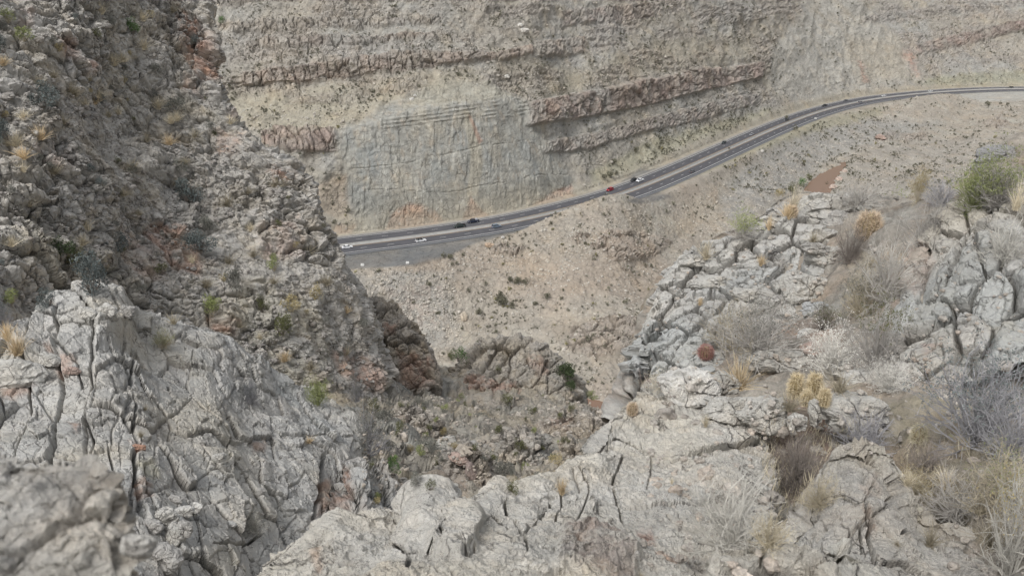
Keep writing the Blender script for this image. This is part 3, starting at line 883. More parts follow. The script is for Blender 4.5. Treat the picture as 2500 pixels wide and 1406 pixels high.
def outcrop(name, rows, nu, nv, R, lv, base_c, mat, seed, low=(1, 1, 0), maxn=120, minf=40, red=(), extra=None, lowdisp=None, dark=.35, piece='rock', kind='structure', hi=None, lean=.5, smooth=False):
    """lv: list of (size xyz, amp, tilt, crack, width, warp)"""
    V = net_surface(rows, nu, nv); N = normals(V)
    px, py, d = proj(V)
    dsp = low[0] * fbm(V / low[1], 4, seed + 1)
    idk = None; ek = None; rk = None
    for k, L in enumerate(lv):
        b_, i_, e_, r_ = blocks(V, R, L[0], seed + 10 + k, L[1], L[2], L[3], L[4], L[5], dome=L[6] if len(L) > 6 else 0.0)
        dsp = dsp + b_
        if k == 0: idk, ek, rk = i_, e_, r_
        if k == 1: e2, r2 = e_, r_
    s0 = lv[-1][0][0]
    dsp = dsp + lv[-1][1] * .5 * fbm(V / (s0 * .4), 3, seed + 5)
    if extra is not None: dsp = dsp + extra(px, py, V)
    if lean:
        N = N + lean * np.array([-.1, -.85, .35]); N /= np.linalg.norm(N, axis=-1, keepdims=True)
    V2 = V + N * dsp[..., None]
    q = fbm(V / (s0 * 14), 4, seed + 7); q2 = fbm(V / (s0 * 4), 3, seed + 8); q3 = fbm(V / s0, 2, seed + 9)
    C = np.zeros(px.shape + (3,)) + np.array(base_c)
    C = C * (1 + .12 * q2 + .10 * (rk[..., 1] - .5) + .08 * (r2[..., 1] - .5) + .1 * q3)[..., None]
    C = mixc(C, np.array(base_c) * np.array([1.04, .99, .89]), sstep(0, .5, q) * .7)
    C = mixc(C, np.array(base_c) * np.array([.90, .97, 1.03]), sstep(0, .5, -q) * .7)
    if hi: C = mixc(C, hi, sstep(.72, .95, rk[..., 2]) * .5)
    C = mixc(C, (0.13, 0.11, 0.09), (1 - sstep(0, lv[0][4] * .8, ek)) * dark)
    for pg, w, cc in red:
        C = mixc(C, cc, poly_mask(px + 10 * q2, py + 10 * q3, pg, 8) * w * np.clip(.7 + q3 * .8, 0, 1))
    C = np.clip(C, .02, .8)
    split_build(name, V2, C, mat, ids=idk, maxn=maxn, minf=minf, piece=piece, kind=kind, smooth=smooth)
    return V2

REDC = (0.31, 0.205, 0.16)
# ================================================================== GULLY below the near rocks
rows = []
gx = [700, 850, 960, 1060, 1180, 1300, 1400, 1480, 1560, 1700]
r1 = [(a, b, c) for a, b, c in zip(gx, [930, 930, 925, 915, 935, 960, 1000, 1030, 1060, 1080], [95, 100, 112, 130, 135, 128, 112, 100, 90, 80])]
rows = [fold(r1, 70, 60), fold(r1, 12, 16), r1,
        [(a, b, c) for a, b, c in zip(gx, [985, 985, 985, 985, 990, 1005, 1040, 1070, 1090, 1110], [70, 74, 84, 96, 104, 104, 92, 80, 70, 60])],
        [(a, b, c) for a, b, c in zip(gx, [1060, 1060, 1065, 1060, 1065, 1075, 1090, 1110, 1130, 1150], [46, 50, 58, 66, 72, 74, 68, 60, 52, 44])],
        [(a, b, c) for a, b, c in zip(gx, [1150, 1150, 1160, 1160, 1155, 1150, 1150, 1170, 1190, 1210], [32, 34, 38, 43, 50, 52, 48, 42, 36, 30])],
        [(a, b, c) for a, b, c in zip(gx, [1270, 1270, 1270, 1270, 1250, 1230, 1230, 1250, 1260, 1280], [22, 23, 25, 28, 32, 34, 32, 28, 24, 20])],
        [(a, 1480, c) for a, c in zip(gx, [12, 12.5, 13, 14, 15, 15, 14, 13, 12, 11])]]
RG = frame((0.3, 0.8, -0.5), (0, -.5, .8))
GR = [([(1180, 1080), (1280, 1090), (1300, 1130), (1200, 1130)], .5, (0.37, .27, .2)), ([(1010, 1180), (1130, 1180), (1140, 1260), (1040, 1260)], .5, (.36, .27, .21)), ([(920, 900), (1000, 930), (960, 960)], .5, REDC),
      ([(1100, 960), (1200, 950), (1240, 1000), (1120, 1000)], .35, (.36, .29, .22))]
outcrop('gully_slope', rows, 420, 330, RG, [((4.2, 3.2, 3.0), .35, .7, .12, .08, .5, .8), ((1.6, 1.4, 1.2), .10, .7, .05, .1, .4, .22), ((.9, .8, .8), .03, .7, .01, .12, .3)],
        (0.31, 0.29, 0.25), M_GULLY, 200, low=(2.6, 11.0), maxn=120, minf=60, red=GR, dark=.2, piece='rock', lean=0, smooth=True)

# rock spurs standing in the gully
def spur(sil, base_y, t0, nu, nv, lv, base_c, seed, bulge, red=(), maxn=60, low=(1.0, 6.0), R=RG):
    sil = [(a, b, t0) if len(s_) == 2 else s_ for s_ in sil for a, b in [s_[:2]]]
    r_ = [fold(sil, 60, bulge * 2.6), fold(sil, 8, bulge * .8), sil]
    for f in (.3, .65, 1.0):
        r_.append([(lerp(a, np.mean([s_[0] for s_ in sil]), .04 * f), lerp(b, base_y, f), c - bulge * math.sin(f * 1.57)) for a, b, c in sil])
    return outcrop('rock_spur', r_, nu, nv, R, lv, base_c, M_GULLY, seed, low=low, maxn=maxn, red=red, minf=50, hi=(.36, .34, .31))
LVS = [((4.5, 3.0, 2.4), .9, .8, .45, .07, .4, .6), ((1.6, 1.1, 1.0), .3, .9, .12, .08, .3, .2), ((.6, .5, .45), .10, .8, .04, .12, .3)]
spur([(880, 760), (905, 738), (955, 758), (1000, 790), (1030, 830), (1052, 880), (1062, 930), (1055, 985)], 1010, 108, 130, 150, LVS, (0.285, 0.262, 0.23), 300, 9,
     red=[([(920, 800), (970, 795), (965, 815), (925, 820)], .9, REDC), ([(970, 860), (1050, 880), (1050, 950), (985, 950)], .7, REDC), ([(905, 930), (960, 920), (960, 970)], .6, REDC)])
spur([(1075, 985), (1098, 930), (1135, 880), (1200, 832), (1290, 832), (1350, 872), (1390, 915), (1420, 955), (1425, 1000)], 1010, 124, 190, 110, LVS, (0.305, 0.282, 0.245), 320, 10,
     red=[([(1100, 930), (1200, 920), (1270, 950), (1260, 985), (1110, 975)], .75, REDC), ([(1290, 880), (1330, 885), (1340, 920), (1310, 920)], .6, REDC)])
spur([(1318, 1075), (1330, 1035), (1362, 1008), (1420, 998), (1470, 1020), (1500, 1055), (1540, 1100)], 1115, 84, 120, 80, [((3.2, 2.2, 1.8), .55, .8, .3, .07, .4, .4), ((1.1, .8, .7), .2, .9, .08, .08, .3, .14), ((.4, .35, .3), .07, .8, .03, .12, .3)],
     (0.31, 0.28, 0.24), 340, 6, red=[([(1330, 1040), (1400, 1010), (1390, 1060)], .4, REDC)])
spur([(1050, 1190), (1085, 1105), (1130, 1075), (1180, 1110), (1205, 1165), (1240, 1210)], 1250, 40, 110, 90, [((1.5, .9, .8), .35, .8, .2, .08, .3, .2), ((.5, .4, .35), .11, .9, .05, .09, .3, .06), ((.2, .18, .15), .04, .8, .02, .12, .3)],
     (0.315, 0.285, 0.25), 360, 3, low=(.6, 2.5))

LV4 = [((2.4, 1.7, 1.4), .5, .8, .3, .07, .4, .35), ((.8, .6, .55), .17, .9, .07, .08, .3, .1), ((.3, .28, .25), .06, .8, .02, .12, .3)]
spur([(1180, 1135), (1205, 1085), (1245, 1055), (1290, 1050), (1325, 1075), (1345, 1125)], 1165, 62, 110, 80, LV4, (0.30, 0.278, 0.245), 370, 4, low=(.8, 4.0))
spur([(915, 1075), (940, 1030), (975, 1000), (1020, 1005), (1060, 1030), (1085, 1080)], 1110, 66, 110, 80, LV4, (0.29, 0.268, 0.238), 380, 4, low=(.8, 4.0), red=[([(940, 1040), (1000, 1030), (990, 1080)], .4, REDC)])
spur([(1345, 1150), (1370, 1105), (1400, 1085), (1450, 1095), (1490, 1140)], 1180, 55, 90, 60, LV4, (0.305, 0.283, 0.25), 390, 3, low=(.6, 3.0))
# ================================================================== LEFT FOREGROUND ROCK FACE
rows = [
    [(-150, 880, 13), (20, 845, 14), (110, 790, 15), (230, 738, 16), (400, 785, 17), (560, 830, 18), (680, 910, 19), (780, 970, 20), (862, 1005, 20), (884, 1060, 19.6), (876, 1120, 19)],
    [(-150, 950, 12), (20, 920, 12.8), (110, 880, 13.5), (230, 830, 14.5), (390, 870, 15.5), (540, 920, 16), (640, 990, 16.8), (740, 1045, 17), (820, 1080, 17.5), (862, 1130, 17.4), (850, 1190, 17)],
    [(-150, 1060, 10.5), (20, 1050, 11), (130, 1030, 11.5), (250, 1000, 12), (380, 1010, 13), (510, 1050, 13.5), (610, 1100, 14), (700, 1140, 14.5), (780, 1170, 15), (822, 1210, 15.3), (812, 1270, 15)],
    [(-150, 1200, 9), (20, 1200, 9.3), (140, 1190, 9.5), (260, 1170, 10), (370, 1180, 10.5), (480, 1210, 11), (580, 1240, 11.5), (660, 1265, 12), (730, 1280, 12.6), (785, 1310, 13), (780, 1370, 13)],
    [(-150, 1520, 7), (20, 1520, 7), (140, 1520, 7.2), (250, 1520, 7.5), (350, 1520, 8), (450, 1520, 8.3), (540, 1520, 8.8), (610, 1520, 9.5), (690, 1520, 10), (750, 1520, 10.7), (770, 1560, 11)],
]
rows = [fold(rows[0], 90, 9), fold(rows[0], 10, 1.2)] + rows
rows = [r + [(r[-1][0] + 4, r[-1][1] + 10, r[-1][2] + 1.6), (r[-1][0] - 40, r[-1][1] + 30, r[-1][2] + 6)] for r in rows]
dn = P(470, 1300, 9.5) - P(360, 900, 15.0)
RF_ = frame(dn, (1, .1, .1))
def slabs(px, py, V):
    # upright beds: thin plates running down the face, each set back from the next
    q = V @ RF_
    w = q[..., 1] / .42 + .5 * fbm(V / 1.6, 3, 402)
    left = 1 - sstep(280, 420, px - (py - 1000) * .15)
    st = np.floor(w); fr = w - st
    h = h01(hsh(st.astype(np.int64), np.zeros_like(st, dtype=np.int64), np.zeros_like(st, dtype=np.int64), 5)) - .5
    wv1, wv2, wv3 = fbm(V / .9, 3, 411), fbm(V / .5, 3, 412), fbm(V / .8, 2, 413)
    out = left * (.28 * h - .12 * (1 - sstep(0, .10, np.minimum(fr, 1 - fr))))
    for pl, wd, dp in (([(318, 900), (322, 1000), (330, 1100), (322, 1200), (315, 1300)], 6, .2), ([(240, 960), (262, 1060), (280, 1160), (300, 1260)], 5, .12),
                       ([(330, 1180), (400, 1240), (450, 1290), (380, 1340)], 5, .2), ([(690, 1060), (760, 1068), (800, 1060)], 4, .15), ([(800, 1110), (790, 1190), (770, 1260)], 9, .3),
                       ([(150, 860), (200, 900), (195, 950)], 4, .15), ([(520, 1330), (600, 1320), (650, 1290)], 6, .25)):
        ld = line_dist(px + 11 * wv1, py + 6 * wv2, pl)
        out = out - dp * .8 * (1 - sstep(0, wd * (1 + .6 * wv2), ld)) * sstep(-.55, .1, wv3)
    out = out + .35 * poly_mask(px, py, [(60, 900), (30, 830), (110, 800), (160, 740), (300, 735), (320, 830), (250, 870)], 20)
    return out
VFG = outcrop('rock_face', rows, 430, 400, RF_, [((1.25, .62, .6), .11, 1.0, .045, .04, .16), ((.46, .26, .26), .05, 1.1, .025, .05, .16), ((.17, .11, .11), .016, 1.1, .006, .07, .2)],
        (0.40, 0.395, 0.375), M_LIME, 400, low=(.35, 3.0), maxn=290, minf=70, extra=slabs, dark=.25, hi=(.46, .45, .43),
        red=[([(0, 920), (70, 900), (90, 940), (0, 975)], .75, (.36, .24, .18)), ([(130, 880), (190, 890), (180, 920), (140, 920)], .6, (.42, .28, .22)), ([(320, 1180), (365, 1190), (370, 1220), (320, 1225)], .9, (.30, .2, .15)),
             ([(160, 1020), (185, 1025), (180, 1045)], .8, (.36, .2, .12)), ([(315, 1080), (350, 1085), (340, 1115)], .7, REDC), ([(780, 1180), (820, 1160), (815, 1240), (780, 1260)], .8, (.28, .19, .14)), ([(620, 1070), (650, 1065), (655, 1090), (625, 1095)], .6, (.40, .27, .2)),
             ([(330, 1140), (380, 1120), (390, 1170), (340, 1175)], .4, (.42, .39, .25))])
# lower rib right of it
rows = [
    [(772, 1240, 15.5), (800, 1205, 15.8), (838, 1180, 16.2), (880, 1135, 16.6), (925, 1150, 17), (960, 1168, 17), (985, 1215, 17), (1005, 1275, 16.6), (1012, 1330, 16.4)],
    [(745, 1330, 13.5), (780, 1310, 13.6), (820, 1290, 13.8), (862, 1270, 14), (900, 1280, 14.4), (940, 1290, 14.6), (970, 1310, 14.8), (995, 1340, 15), (1005, 1380, 15)],
    [(700, 1560, 10.5), (740, 1560, 10.6), (790, 1560, 10.8), (840, 1560, 11), (880, 1560, 11.2), (920, 1560, 11.4), (960, 1560, 11.6), (990, 1560, 11.8), (1000, 1560, 12)]]
rows = [fold(rows[0], 80, 8), fold(rows[0], 8, 1.0)] + rows
outcrop('rock_rib', rows, 130, 120, RF_, [((1.2, .34, .5), .22, .9, .12, .07, .25), ((.4, .18, .22), .09, 1.0, .035, .08, .3), ((.15, .09, .10), .03, .9, .01, .09, .3)],
        (0.385, 0.37, 0.345), M_LIME, 440, low=(.3, 2.0), maxn=60, minf=60, dark=.3,
        red=[([(825, 1190), (860, 1150), (870, 1200), (850, 1230), (800, 1260)], .8, (.33, .21, .16)), ([(800, 1250), (860, 1230), (850, 1280), (800, 1290)], .5, (.30, .2, .15))])

# ================================================================== GROUND of the near ledge, right
gr0 = [(1498, 1040, 8.6), (1552, 900, 9.8), (1600, 760, 11.4), (1660, 670, 12.4), (1740, 600, 13), (1830, 560, 13.4), (1920, 500, 13.4), (2020, 492, 13.2), (2130, 500, 12.4), (2240, 500, 11.6), (2340, 470, 11.2), (2430, 400, 11.2), (2520, 350, 11.2), (2760, 330, 11)]
def gr(ys, ts):
    xs = [1480, 1560, 1620, 1690, 1770, 1850, 1930, 2010, 2100, 2200, 2300, 2400, 2500, 2760]
    return [(a, b, c) for a, b, c in zip(xs, ys, ts)]
rows = [fold(gr0, 120, 9), fold(gr0, 12, 1.0), gr0,
        gr([1060, 960, 850, 790, 740, 700, 660, 640, 640, 640, 620, 600, 580, 560], [9.4, 9.8, 11.0, 11.4, 11.5, 11.2, 11, 10.6, 9.8, 8.8, 8.3, 8.2, 8.2, 8.2]),
        gr([1110, 1010, 930, 890, 850, 830, 810, 800, 800, 800, 800, 780, 780, 760], [9.0, 9.4, 9.9, 10.0, 10.0, 9.8, 9.2, 8.4, 7.6, 7.0, 6.6, 6.4, 6.3, 6.3]),
        gr([1180, 1090, 1020, 980, 950, 940, 930, 930, 930, 930, 930, 930, 930, 920], [8.4, 8.6, 8.6, 8.2, 7.6, 7.1, 6.7, 6.3, 6.0, 5.8, 5.6, 5.5, 5.4, 5.4]),
        gr([1280, 1220, 1180, 1150, 1130, 1120, 1120, 1120, 1120, 1120, 1120, 1120, 1120, 1110], [6.4, 6.2, 5.9, 5.6, 5.3, 5.0, 5.0, 4.9, 4.8, 4.6, 4.4, 4.2, 4.1, 4.1]),
        gr([1600] * 14, [5.2, 5.0, 4.6, 4.2, 3.8, 3.4, 3.4, 3.3, 3.3, 3.2, 3.0, 2.7, 2.5, 2.5])]
RQ = frame((1, .25, -.1), (0, -.4, .9))
outcrop('ledge_ground', rows, 400, 330, RQ, [((.7, .6, .5), .05, .7, .02, .06, .4, .06), ((.24, .2, .2), .015, .8, .005, .08, .3, .02), ((.12, .1, .1), .004, .8, .002, .1, .3)],
        (0.285, 0.26, 0.222), M_SOIL, 500, low=(.35, 2.0), maxn=60, minf=90, dark=.3, lean=0, smooth=True,
        red=[([(1480, 880), (1575, 880), (1610, 1000), (1490, 1080)], 1.3, (.36, .35, .325)), ([(1860, 1040), (2050, 1060), (2040, 1220), (1880, 1230)], .8, (.20, .135, .105)), ([(1890, 1220), (1980, 1210), (1960, 1290), (1900, 1280)], .8, (.40, .31, .25)), ([(1900, 770), (2050, 790), (2040, 850), (1920, 830)], .8, (.30, .215, .165)),
             ([(2130, 700), (2220, 700), (2160, 850), (2110, 850)], .6, (.25, .18, .14)), ([(2150, 1100), (2500, 1000), (2500, 1400), (2300, 1300)], .6, (.27, .245, .17)), ([(2060, 620), (2250, 610), (2200, 700), (2080, 700)], .4, (.33, .29, .21))])

# ================================================================== RIGHT OUTCROP (blocky, on the edge of the drop)
rows = [
    [(1545, 905, 8.9), (1560, 835, 9.8), (1592, 765, 10.6), (1618, 700, 11.2), (1650, 655, 11.6), (1705, 612, 11.9), (1770, 588, 12), (1850, 565, 12), (1905, 545, 12), (1975, 540, 11.9), (2050, 570, 11.7), (2110, 590, 11.5)],
    [(1552, 930, 8.6), (1578, 870, 9.3), (1610, 800, 10), (1642, 745, 10.5), (1680, 700, 10.9), (1735, 665, 11.1), (1795, 645, 11.2), (1860, 630, 11.2), (1915, 620, 11.2), (1985, 612, 11.1), (2050, 625, 11.0), (2100, 640, 10.8)],
    [(1565, 955, 8.3), (1605, 905, 8.8), (1645, 845, 9.2), (1680, 790, 9.6), (1720, 755, 9.9), (1770, 730, 10.1), (1820, 710, 10.2), (1875, 698, 10.3), (1930, 688, 10.3), (1990, 680, 10.3), (2045, 682, 10.2), (2090, 690, 10.1)],
    [(1590, 980, 8.0), (1650, 945, 8.1), (1690, 895, 8.5), (1725, 845, 8.9), (1770, 812, 9.2), (1810, 790, 9.4), (1850, 775, 9.5), (1895, 765, 9.6), (1940, 755, 9.7), (1990, 745, 9.8), (2040, 740, 9.8), (2080, 740, 9.8)],
    [(1600, 1010, 8.1), (1690, 980, 7.9), (1740, 930, 8.3), (1780, 880, 8.7), (1815, 850, 9), (1850, 825, 9.2), (1885, 810, 9.3), (1920, 800, 9.4), (1955, 790, 9.5), (1995, 780, 9.6), (2035, 775, 9.7), (2070, 770, 9.8)],
    [(1590, 1090, 7.7), (1700, 1060, 7.5), (1755, 1000, 7.8), (1795, 945, 8.2), (1830, 905, 8.5), (1862, 875, 8.8), (1893, 850, 9), (1925, 835, 9.2), (1957, 822, 9.3), (1995, 810, 9.5), (2030, 805, 9.6), (2060, 800, 9.8)]]
rows = [fold(rows[0], 120, 5.0), fold(rows[0], 8, .7)] + rows
RO = frame((1, .5, -.15), (0, -.35, .95))
def ocr(px, py, V):
    out = 0
    for pl, wd, dp in (([(1640, 700), (1720, 690), (1800, 720), (1880, 730)], 5, .3), ([(1600, 780), (1690, 800), (1760, 830)], 5, .25), ([(1560, 830), (1640, 880), (1700, 930)], 5, .25), ([(1680, 590), (1760, 640), (1850, 650)], 4, .2), ([(1960, 600), (1950, 660), (1900, 700)], 5, .3)):
        out = out - dp * (1 - sstep(0, wd, line_dist(px + 6 * fbm(V / .5, 2, 3), py, pl)))
    return out
outcrop('blocky_outcrop', rows, 300, 260, RO, [((.74, .34, .48), .10, 1.0, .14, .05, .16, .04), ((.34, .20, .26), .045, 1.5, .025, .05, .10), ((.12, .10, .10), .012, 1.4, .004, .08, .12)],
        (0.375, 0.368, 0.345), M_LIME, 600, low=(.3, 2.2), maxn=200, minf=60, extra=ocr, dark=.45, hi=(.42, .415, .40),
        red=[([(1560, 905), (1600, 895), (1600, 925), (1570, 930)], .6, REDC)])
# ridge of upright blocks at the right margin
rows = [
    [(2140, 860, 6.9), (2150, 790, 7.4), (2185, 720, 7.8), (2225, 660, 8.0), (2280, 600, 8.2), (2330, 545, 8.3), (2370, 520, 8.3), (2440, 500, 8.2), (2510, 505, 8.0), (2600, 490, 7.9), (2760, 470, 7.8)],
    [(2140, 890, 6.5), (2165, 830, 6.8), (2215, 770, 7.0), (2265, 710, 7.2), (2320, 655, 7.3), (2370, 600, 7.4), (2410, 580, 7.4), (2470, 565, 7.3), (2540, 560, 7.2), (2620, 560, 7.1), (2760, 550, 7.1)],
    [(2150, 910, 6.1), (2190, 870, 6.2), (2250, 820, 6.3), (2310, 770, 6.4), (2360, 720, 6.5), (2410, 680, 6.6), (2450, 660, 6.6), (2500, 645, 6.6), (2570, 640, 6.5), (2640, 640, 6.5), (2760, 630, 6.4)],
    [(2180, 930, 5.8), (2240, 915, 5.8), (2310, 890, 5.8), (2370, 850, 5.8), (2410, 810, 5.9), (2450, 780, 5.9), (2490, 760, 5.9), (2540, 750, 5.9), (2600, 750, 5.9), (2660, 750, 5.9), (2760, 740, 5.8)],
    [(2200, 980, 5.7), (2270, 975, 5.6), (2350, 960, 5.5), (2410, 940, 5.5), (2450, 920, 5.5), (2490, 900, 5.5), (2530, 890, 5.5), (2570, 880, 5.5), (2620, 880, 5.5), (2680, 880, 5.5), (2760, 880, 5.5)]]
rows = [fold(rows[0], 120, 4.0), fold(rows[0], 8, .5)] + rows
RW = frame(P(2230, 900, 6.0) - P(2300, 640, 7.5), (1, .1, 0))
outcrop('upright_outcrop', rows, 270, 260, RW, [((.70, .30, .36), .10, .95, .11, .055, .22, .04), ((.26, .15, .17), .03, 1.1, .02, .055, .2, .012), ((.09, .07, .07), .008, 1.1, .004, .08, .2)],
        (0.365, 0.352, 0.322), M_LIME, 640, low=(.28, 1.6), maxn=170, minf=60, dark=.4, hi=(.42, .41, .39),
        red=[([(2250, 840), (2290, 860), (2260, 890)], .5, (.35, .24, .19)), ([(2380, 790), (2470, 800), (2490, 860), (2420, 850)], .4, (.27, .24, .18)), ([(2200, 690), (2260, 600), (2290, 640), (2230, 720)], .4, (.35, .25, .2))])

# ================================================================== FOREGROUND SLAB across the bottom
sil = [(560, 1470, 2.3), (680, 1385, 2.5), (762, 1345, 2.6), (830, 1308, 2.75), (900, 1292, 2.9), (985, 1286, 3.0), (1030, 1258, 3.0), (1060, 1210, 3.1), (1132, 1245, 3.1), (1215, 1198, 3.3), (1245, 1212, 3.3), (1330, 1178, 3.5),
       (1365, 1182, 3.6), (1400, 1150, 3.8), (1442, 1100, 4.1), (1492, 1040, 4.5), (1560, 985, 5.0), (1645, 990, 5.0), (1740, 1008, 4.9), (1825, 1055, 4.7), (1872, 1120, 4.4), (1890, 1200, 4.0), (1850, 1290, 3.5), (1780, 1370, 3.0), (1740, 1440, 2.6)]
cx_ = np.linspace(560, 1760, len(sil))
mid1 = [(lerp(a, cx_[i], .25), lerp(b, 1520, .28), lerp(c, 1.75, .30) - .10) for i, (a, b, c) in enumerate(sil)]
mid2 = [(lerp(a, cx_[i], .6), lerp(b, 1520, .6), lerp(c, 1.75, .64) - .06) for i, (a, b, c) in enumerate(sil)]
bot = [(cx_[i], 1540, 1.75) for i in range(len(sil))]
rows = [fold(sil, 150, 1.6), fold(sil, 6, .22), sil, mid1, mid2, bot]
RS_ = frame((.6, .5, -.3), (0, -.5, .85))
def slabx(px, py, V):
    w = 5 * fbm(V / .25, 2, 703); w2 = 5 * fbm(V / .25, 2, 704)
    out = 0
    for pl, wd, dp in (([(1238, 1228), (1236, 1265), (1243, 1290), (1258, 1330), (1285, 1355), (1290, 1406)], 5, .09), ([(1345, 1230), (1335, 1265), (1310, 1300), (1285, 1335)], 5, .09),
                       ([(1368, 1200), (1372, 1240), (1360, 1290)], 3.5, .05), ([(1525, 1100), (1505, 1150), (1498, 1200), (1510, 1240), (1525, 1275)], 4, .07), ([(1592, 1090), (1590, 1150), (1580, 1190)], 3, .04),
                       ([(1040, 1375), (1065, 1345), (1110, 1365), (1145, 1395), (1160, 1375)], 5, .10), ([(980, 1345), (1000, 1380), (990, 1410)], 8, .12), ([(1565, 1340), (1600, 1370), (1650, 1385)], 5, .08),
                       ([(1130, 1250), (1180, 1290), (1240, 1330)], 3, .03), ([(1600, 1230), (1650, 1270), (1700, 1290)], 3, .03), ([(1420, 1150), (1440, 1200), (1400, 1300)], 3, .03), ([(1740, 1020), (1790, 1050), (1860, 1120)], 3, .05), ([(1500, 1060), (1600, 1100), (1700, 1130)], 3, .04)):
        out = out - dp * (1 - sstep(0, wd * (.75 + .05 * w), line_dist(px + w, py + w2, pl))) * sstep(-2.8, .4, w2 + w * .3)
    # raised block tilted towards the lens and the pitted crust patch
    out = out + .05 * poly_mask(px + w, py + w2, [(1040, 1372), (1012, 1310), (1040, 1225), (1075, 1215), (1160, 1300), (1165, 1370), (1120, 1390)], 10)
    crust = poly_mask(px + 2 * w, py + 2 * w2, [(1350, 1406), (1375, 1310), (1440, 1290), (1540, 1320), (1560, 1370), (1540, 1440)], 12)
    out = out + crust * (.03 + .03 * fbm(V / .03, 3, 707))
    out = out + .045 * fbm(V / .16, 4, 705) + .016 * fbm(V / .04, 3, 706, ridged=True) + .03 * fbm(V / .5, 2, 708, ridged=True)
    return out
outcrop('limestone_slab', rows, 560, 330, RS_, [((1.1, .9, .7), .045, 1.0, .015, .012, .15), ((.36, .30, .26), .009, 1.1, .003, .02, .15), ((.07, .06, .06), .004, 1.0, .001, .1, .2)],
        (0.47, 0.458, 0.425), M_SLAB, 700, low=(.10, .9), maxn=60, minf=200, extra=slabx, dark=.25,
        red=[([(1365, 1406), (1375, 1320), (1430, 1290), (1530, 1320), (1550, 1370), (1540, 1440)], .65, (.17, .13, .115)), ([(1380, 1300), (1440, 1285), (1460, 1330), (1400, 1380)], .4, (.52, .40, .33)), ([(1550, 1290), (1590, 1280), (1600, 1320), (1570, 1330)], .9, (.23, .14, .11)),
             ([(760, 1350), (790, 1340), (780, 1406), (765, 1406)], .5, (.45, .33, .25)), ([(1600, 1340), (1660, 1370), (1650, 1395), (1600, 1370)], .7, (.42, .27, .19)), ([(1690, 1330), (1730, 1340), (1720, 1390), (1680, 1380)], .5, (.2, .17, .15))])

# ================================================================== CLOSE LEDGES bottom right and the blurred rock bottom left
def ledge(name, sil, by_, tb, nu, nv, lv, base_c, mat, seed, low, back=.8, red=(), maxn=40, extra=None, R=RS_):
    n = len(sil); mx_ = np.mean([s_[0] for s_ in sil])
    r_ = [fold(sil, 140, back * 2), fold(sil, 6, back * .18), sil]
    for f in (.3, .65, 1.0):
        r_.append([(lerp(a, mx_ + (a - mx_) * 1.12, f), lerp(b, by_, f), lerp(c, tb, f ** .8)) for a, b, c in sil])
    return outcrop(name, r_, nu, nv, R, lv, base_c, mat, seed, low=low, maxn=maxn, red=red, minf=150, extra=extra, dark=.3)
def domex(px, py, V):
    w = 5 * fbm(V / .25, 2, 723)
    out = .03 * fbm(V / .12, 4, 725) + .008 * fbm(V / .03, 3, 726)
    for pl, wd, dp in (([(2120, 1215), (2130, 1270), (2125, 1300), (2140, 1350), (2150, 1420)], 7, .22), ([(2000, 1290), (2000, 1350), (2010, 1380)], 5, .12), ([(2060, 1195), (2110, 1215), (2160, 1160)], 3, .03),
                       ([(2150, 1350), (2200, 1390), (2250, 1400)], 4, .07), ([(2100, 1270), (2110, 1330)], 4, .06), ([(2180, 1200), (2175, 1240)], 3, .05), ([(2200, 1250), (2220, 1290), (2200, 1300)], 5, .1)):
        out = out - dp * (1 - sstep(0, wd, line_dist(px + w, py, pl)))
    return out
LVN = [((.55, .45, .35), .05, 1.1, .025, .03, .12), ((.2, .16, .14), .012, 1.2, .006, .04, .10), ((.06, .05, .05), .007, 1.3, .002, .1, .12)]
ledge('rounded_ledge', [(1840, 1450, 3.2), (1880, 1390, 3.3), (1915, 1330, 3.5), (1960, 1270, 3.5), (1990, 1205, 3.65), (2012, 1150, 3.75), (2060, 1112, 3.8), (2120, 1105, 3.8), (2165, 1124, 3.8), (2205, 1178, 3.7), (2235, 1232, 3.6), (2270, 1283, 3.5), (2350, 1310, 3.4), (2420, 1330, 3.3), (2470, 1390, 3.1), (2500, 1450, 3.0)],
      1560, 2.3, 300, 190, LVN, (0.375, 0.362, 0.335), M_SLAB, 720, (.10, .7), .8, extra=domex,
      red=[([(2100, 1160), (2160, 1140), (2180, 1190), (2130, 1190)], .5, (.44, .35, .29)), ([(2115, 1220), (2140, 1230), (2140, 1290), (2120, 1290)], .5, (.34, .26, .21))])
ledge('front_ledge', [(1735, 1440, 2.1), (1760, 1380, 2.2), (1800, 1362, 2.25), (1850, 1350, 2.3), (1900, 1340, 2.35), (1950, 1352, 2.35), (2000, 1362, 2.3), (2040, 1350, 2.35), (2070, 1365, 2.3), (2110, 1400, 2.2), (2150, 1450, 2.1)],
      1560, 1.8, 200, 110, [((.35, .3, .25), .05, .8, .03, .05, .3), ((.12, .10, .09), .018, .9, .005, .06, .3), ((.04, .035, .03), .006, .9, .001, .1, .3)], (0.43, 0.41, 0.365), M_SLAB, 740, (.06, .4), .5)
def blurx(px, py, V): return .012 * fbm(V / .05, 4, 751) + .006 * fbm(V / .015, 3, 752)
ledge('close_rock', [(-220, 1120, .80), (-60, 1120, .80), (0, 1128, .80), (30, 1150, .79), (90, 1158, .78), (160, 1160, .78), (215, 1150, .78), (245, 1165, .77), (268, 1200, .76), (285, 1270, .74), (300, 1340, .72), (312, 1420, .70)],
      1560, .62, 190, 200, [((.14, .12, .10), .022, .8, .012, .06, .3), ((.05, .045, .04), .010, .9, .003, .08, .3), ((.02, .018, .016), .004, .9, .001, .1, .3)], (0.40, 0.39, 0.365), M_NEAR, 750, (.02, .15), .25, extra=blurx, maxn=8)

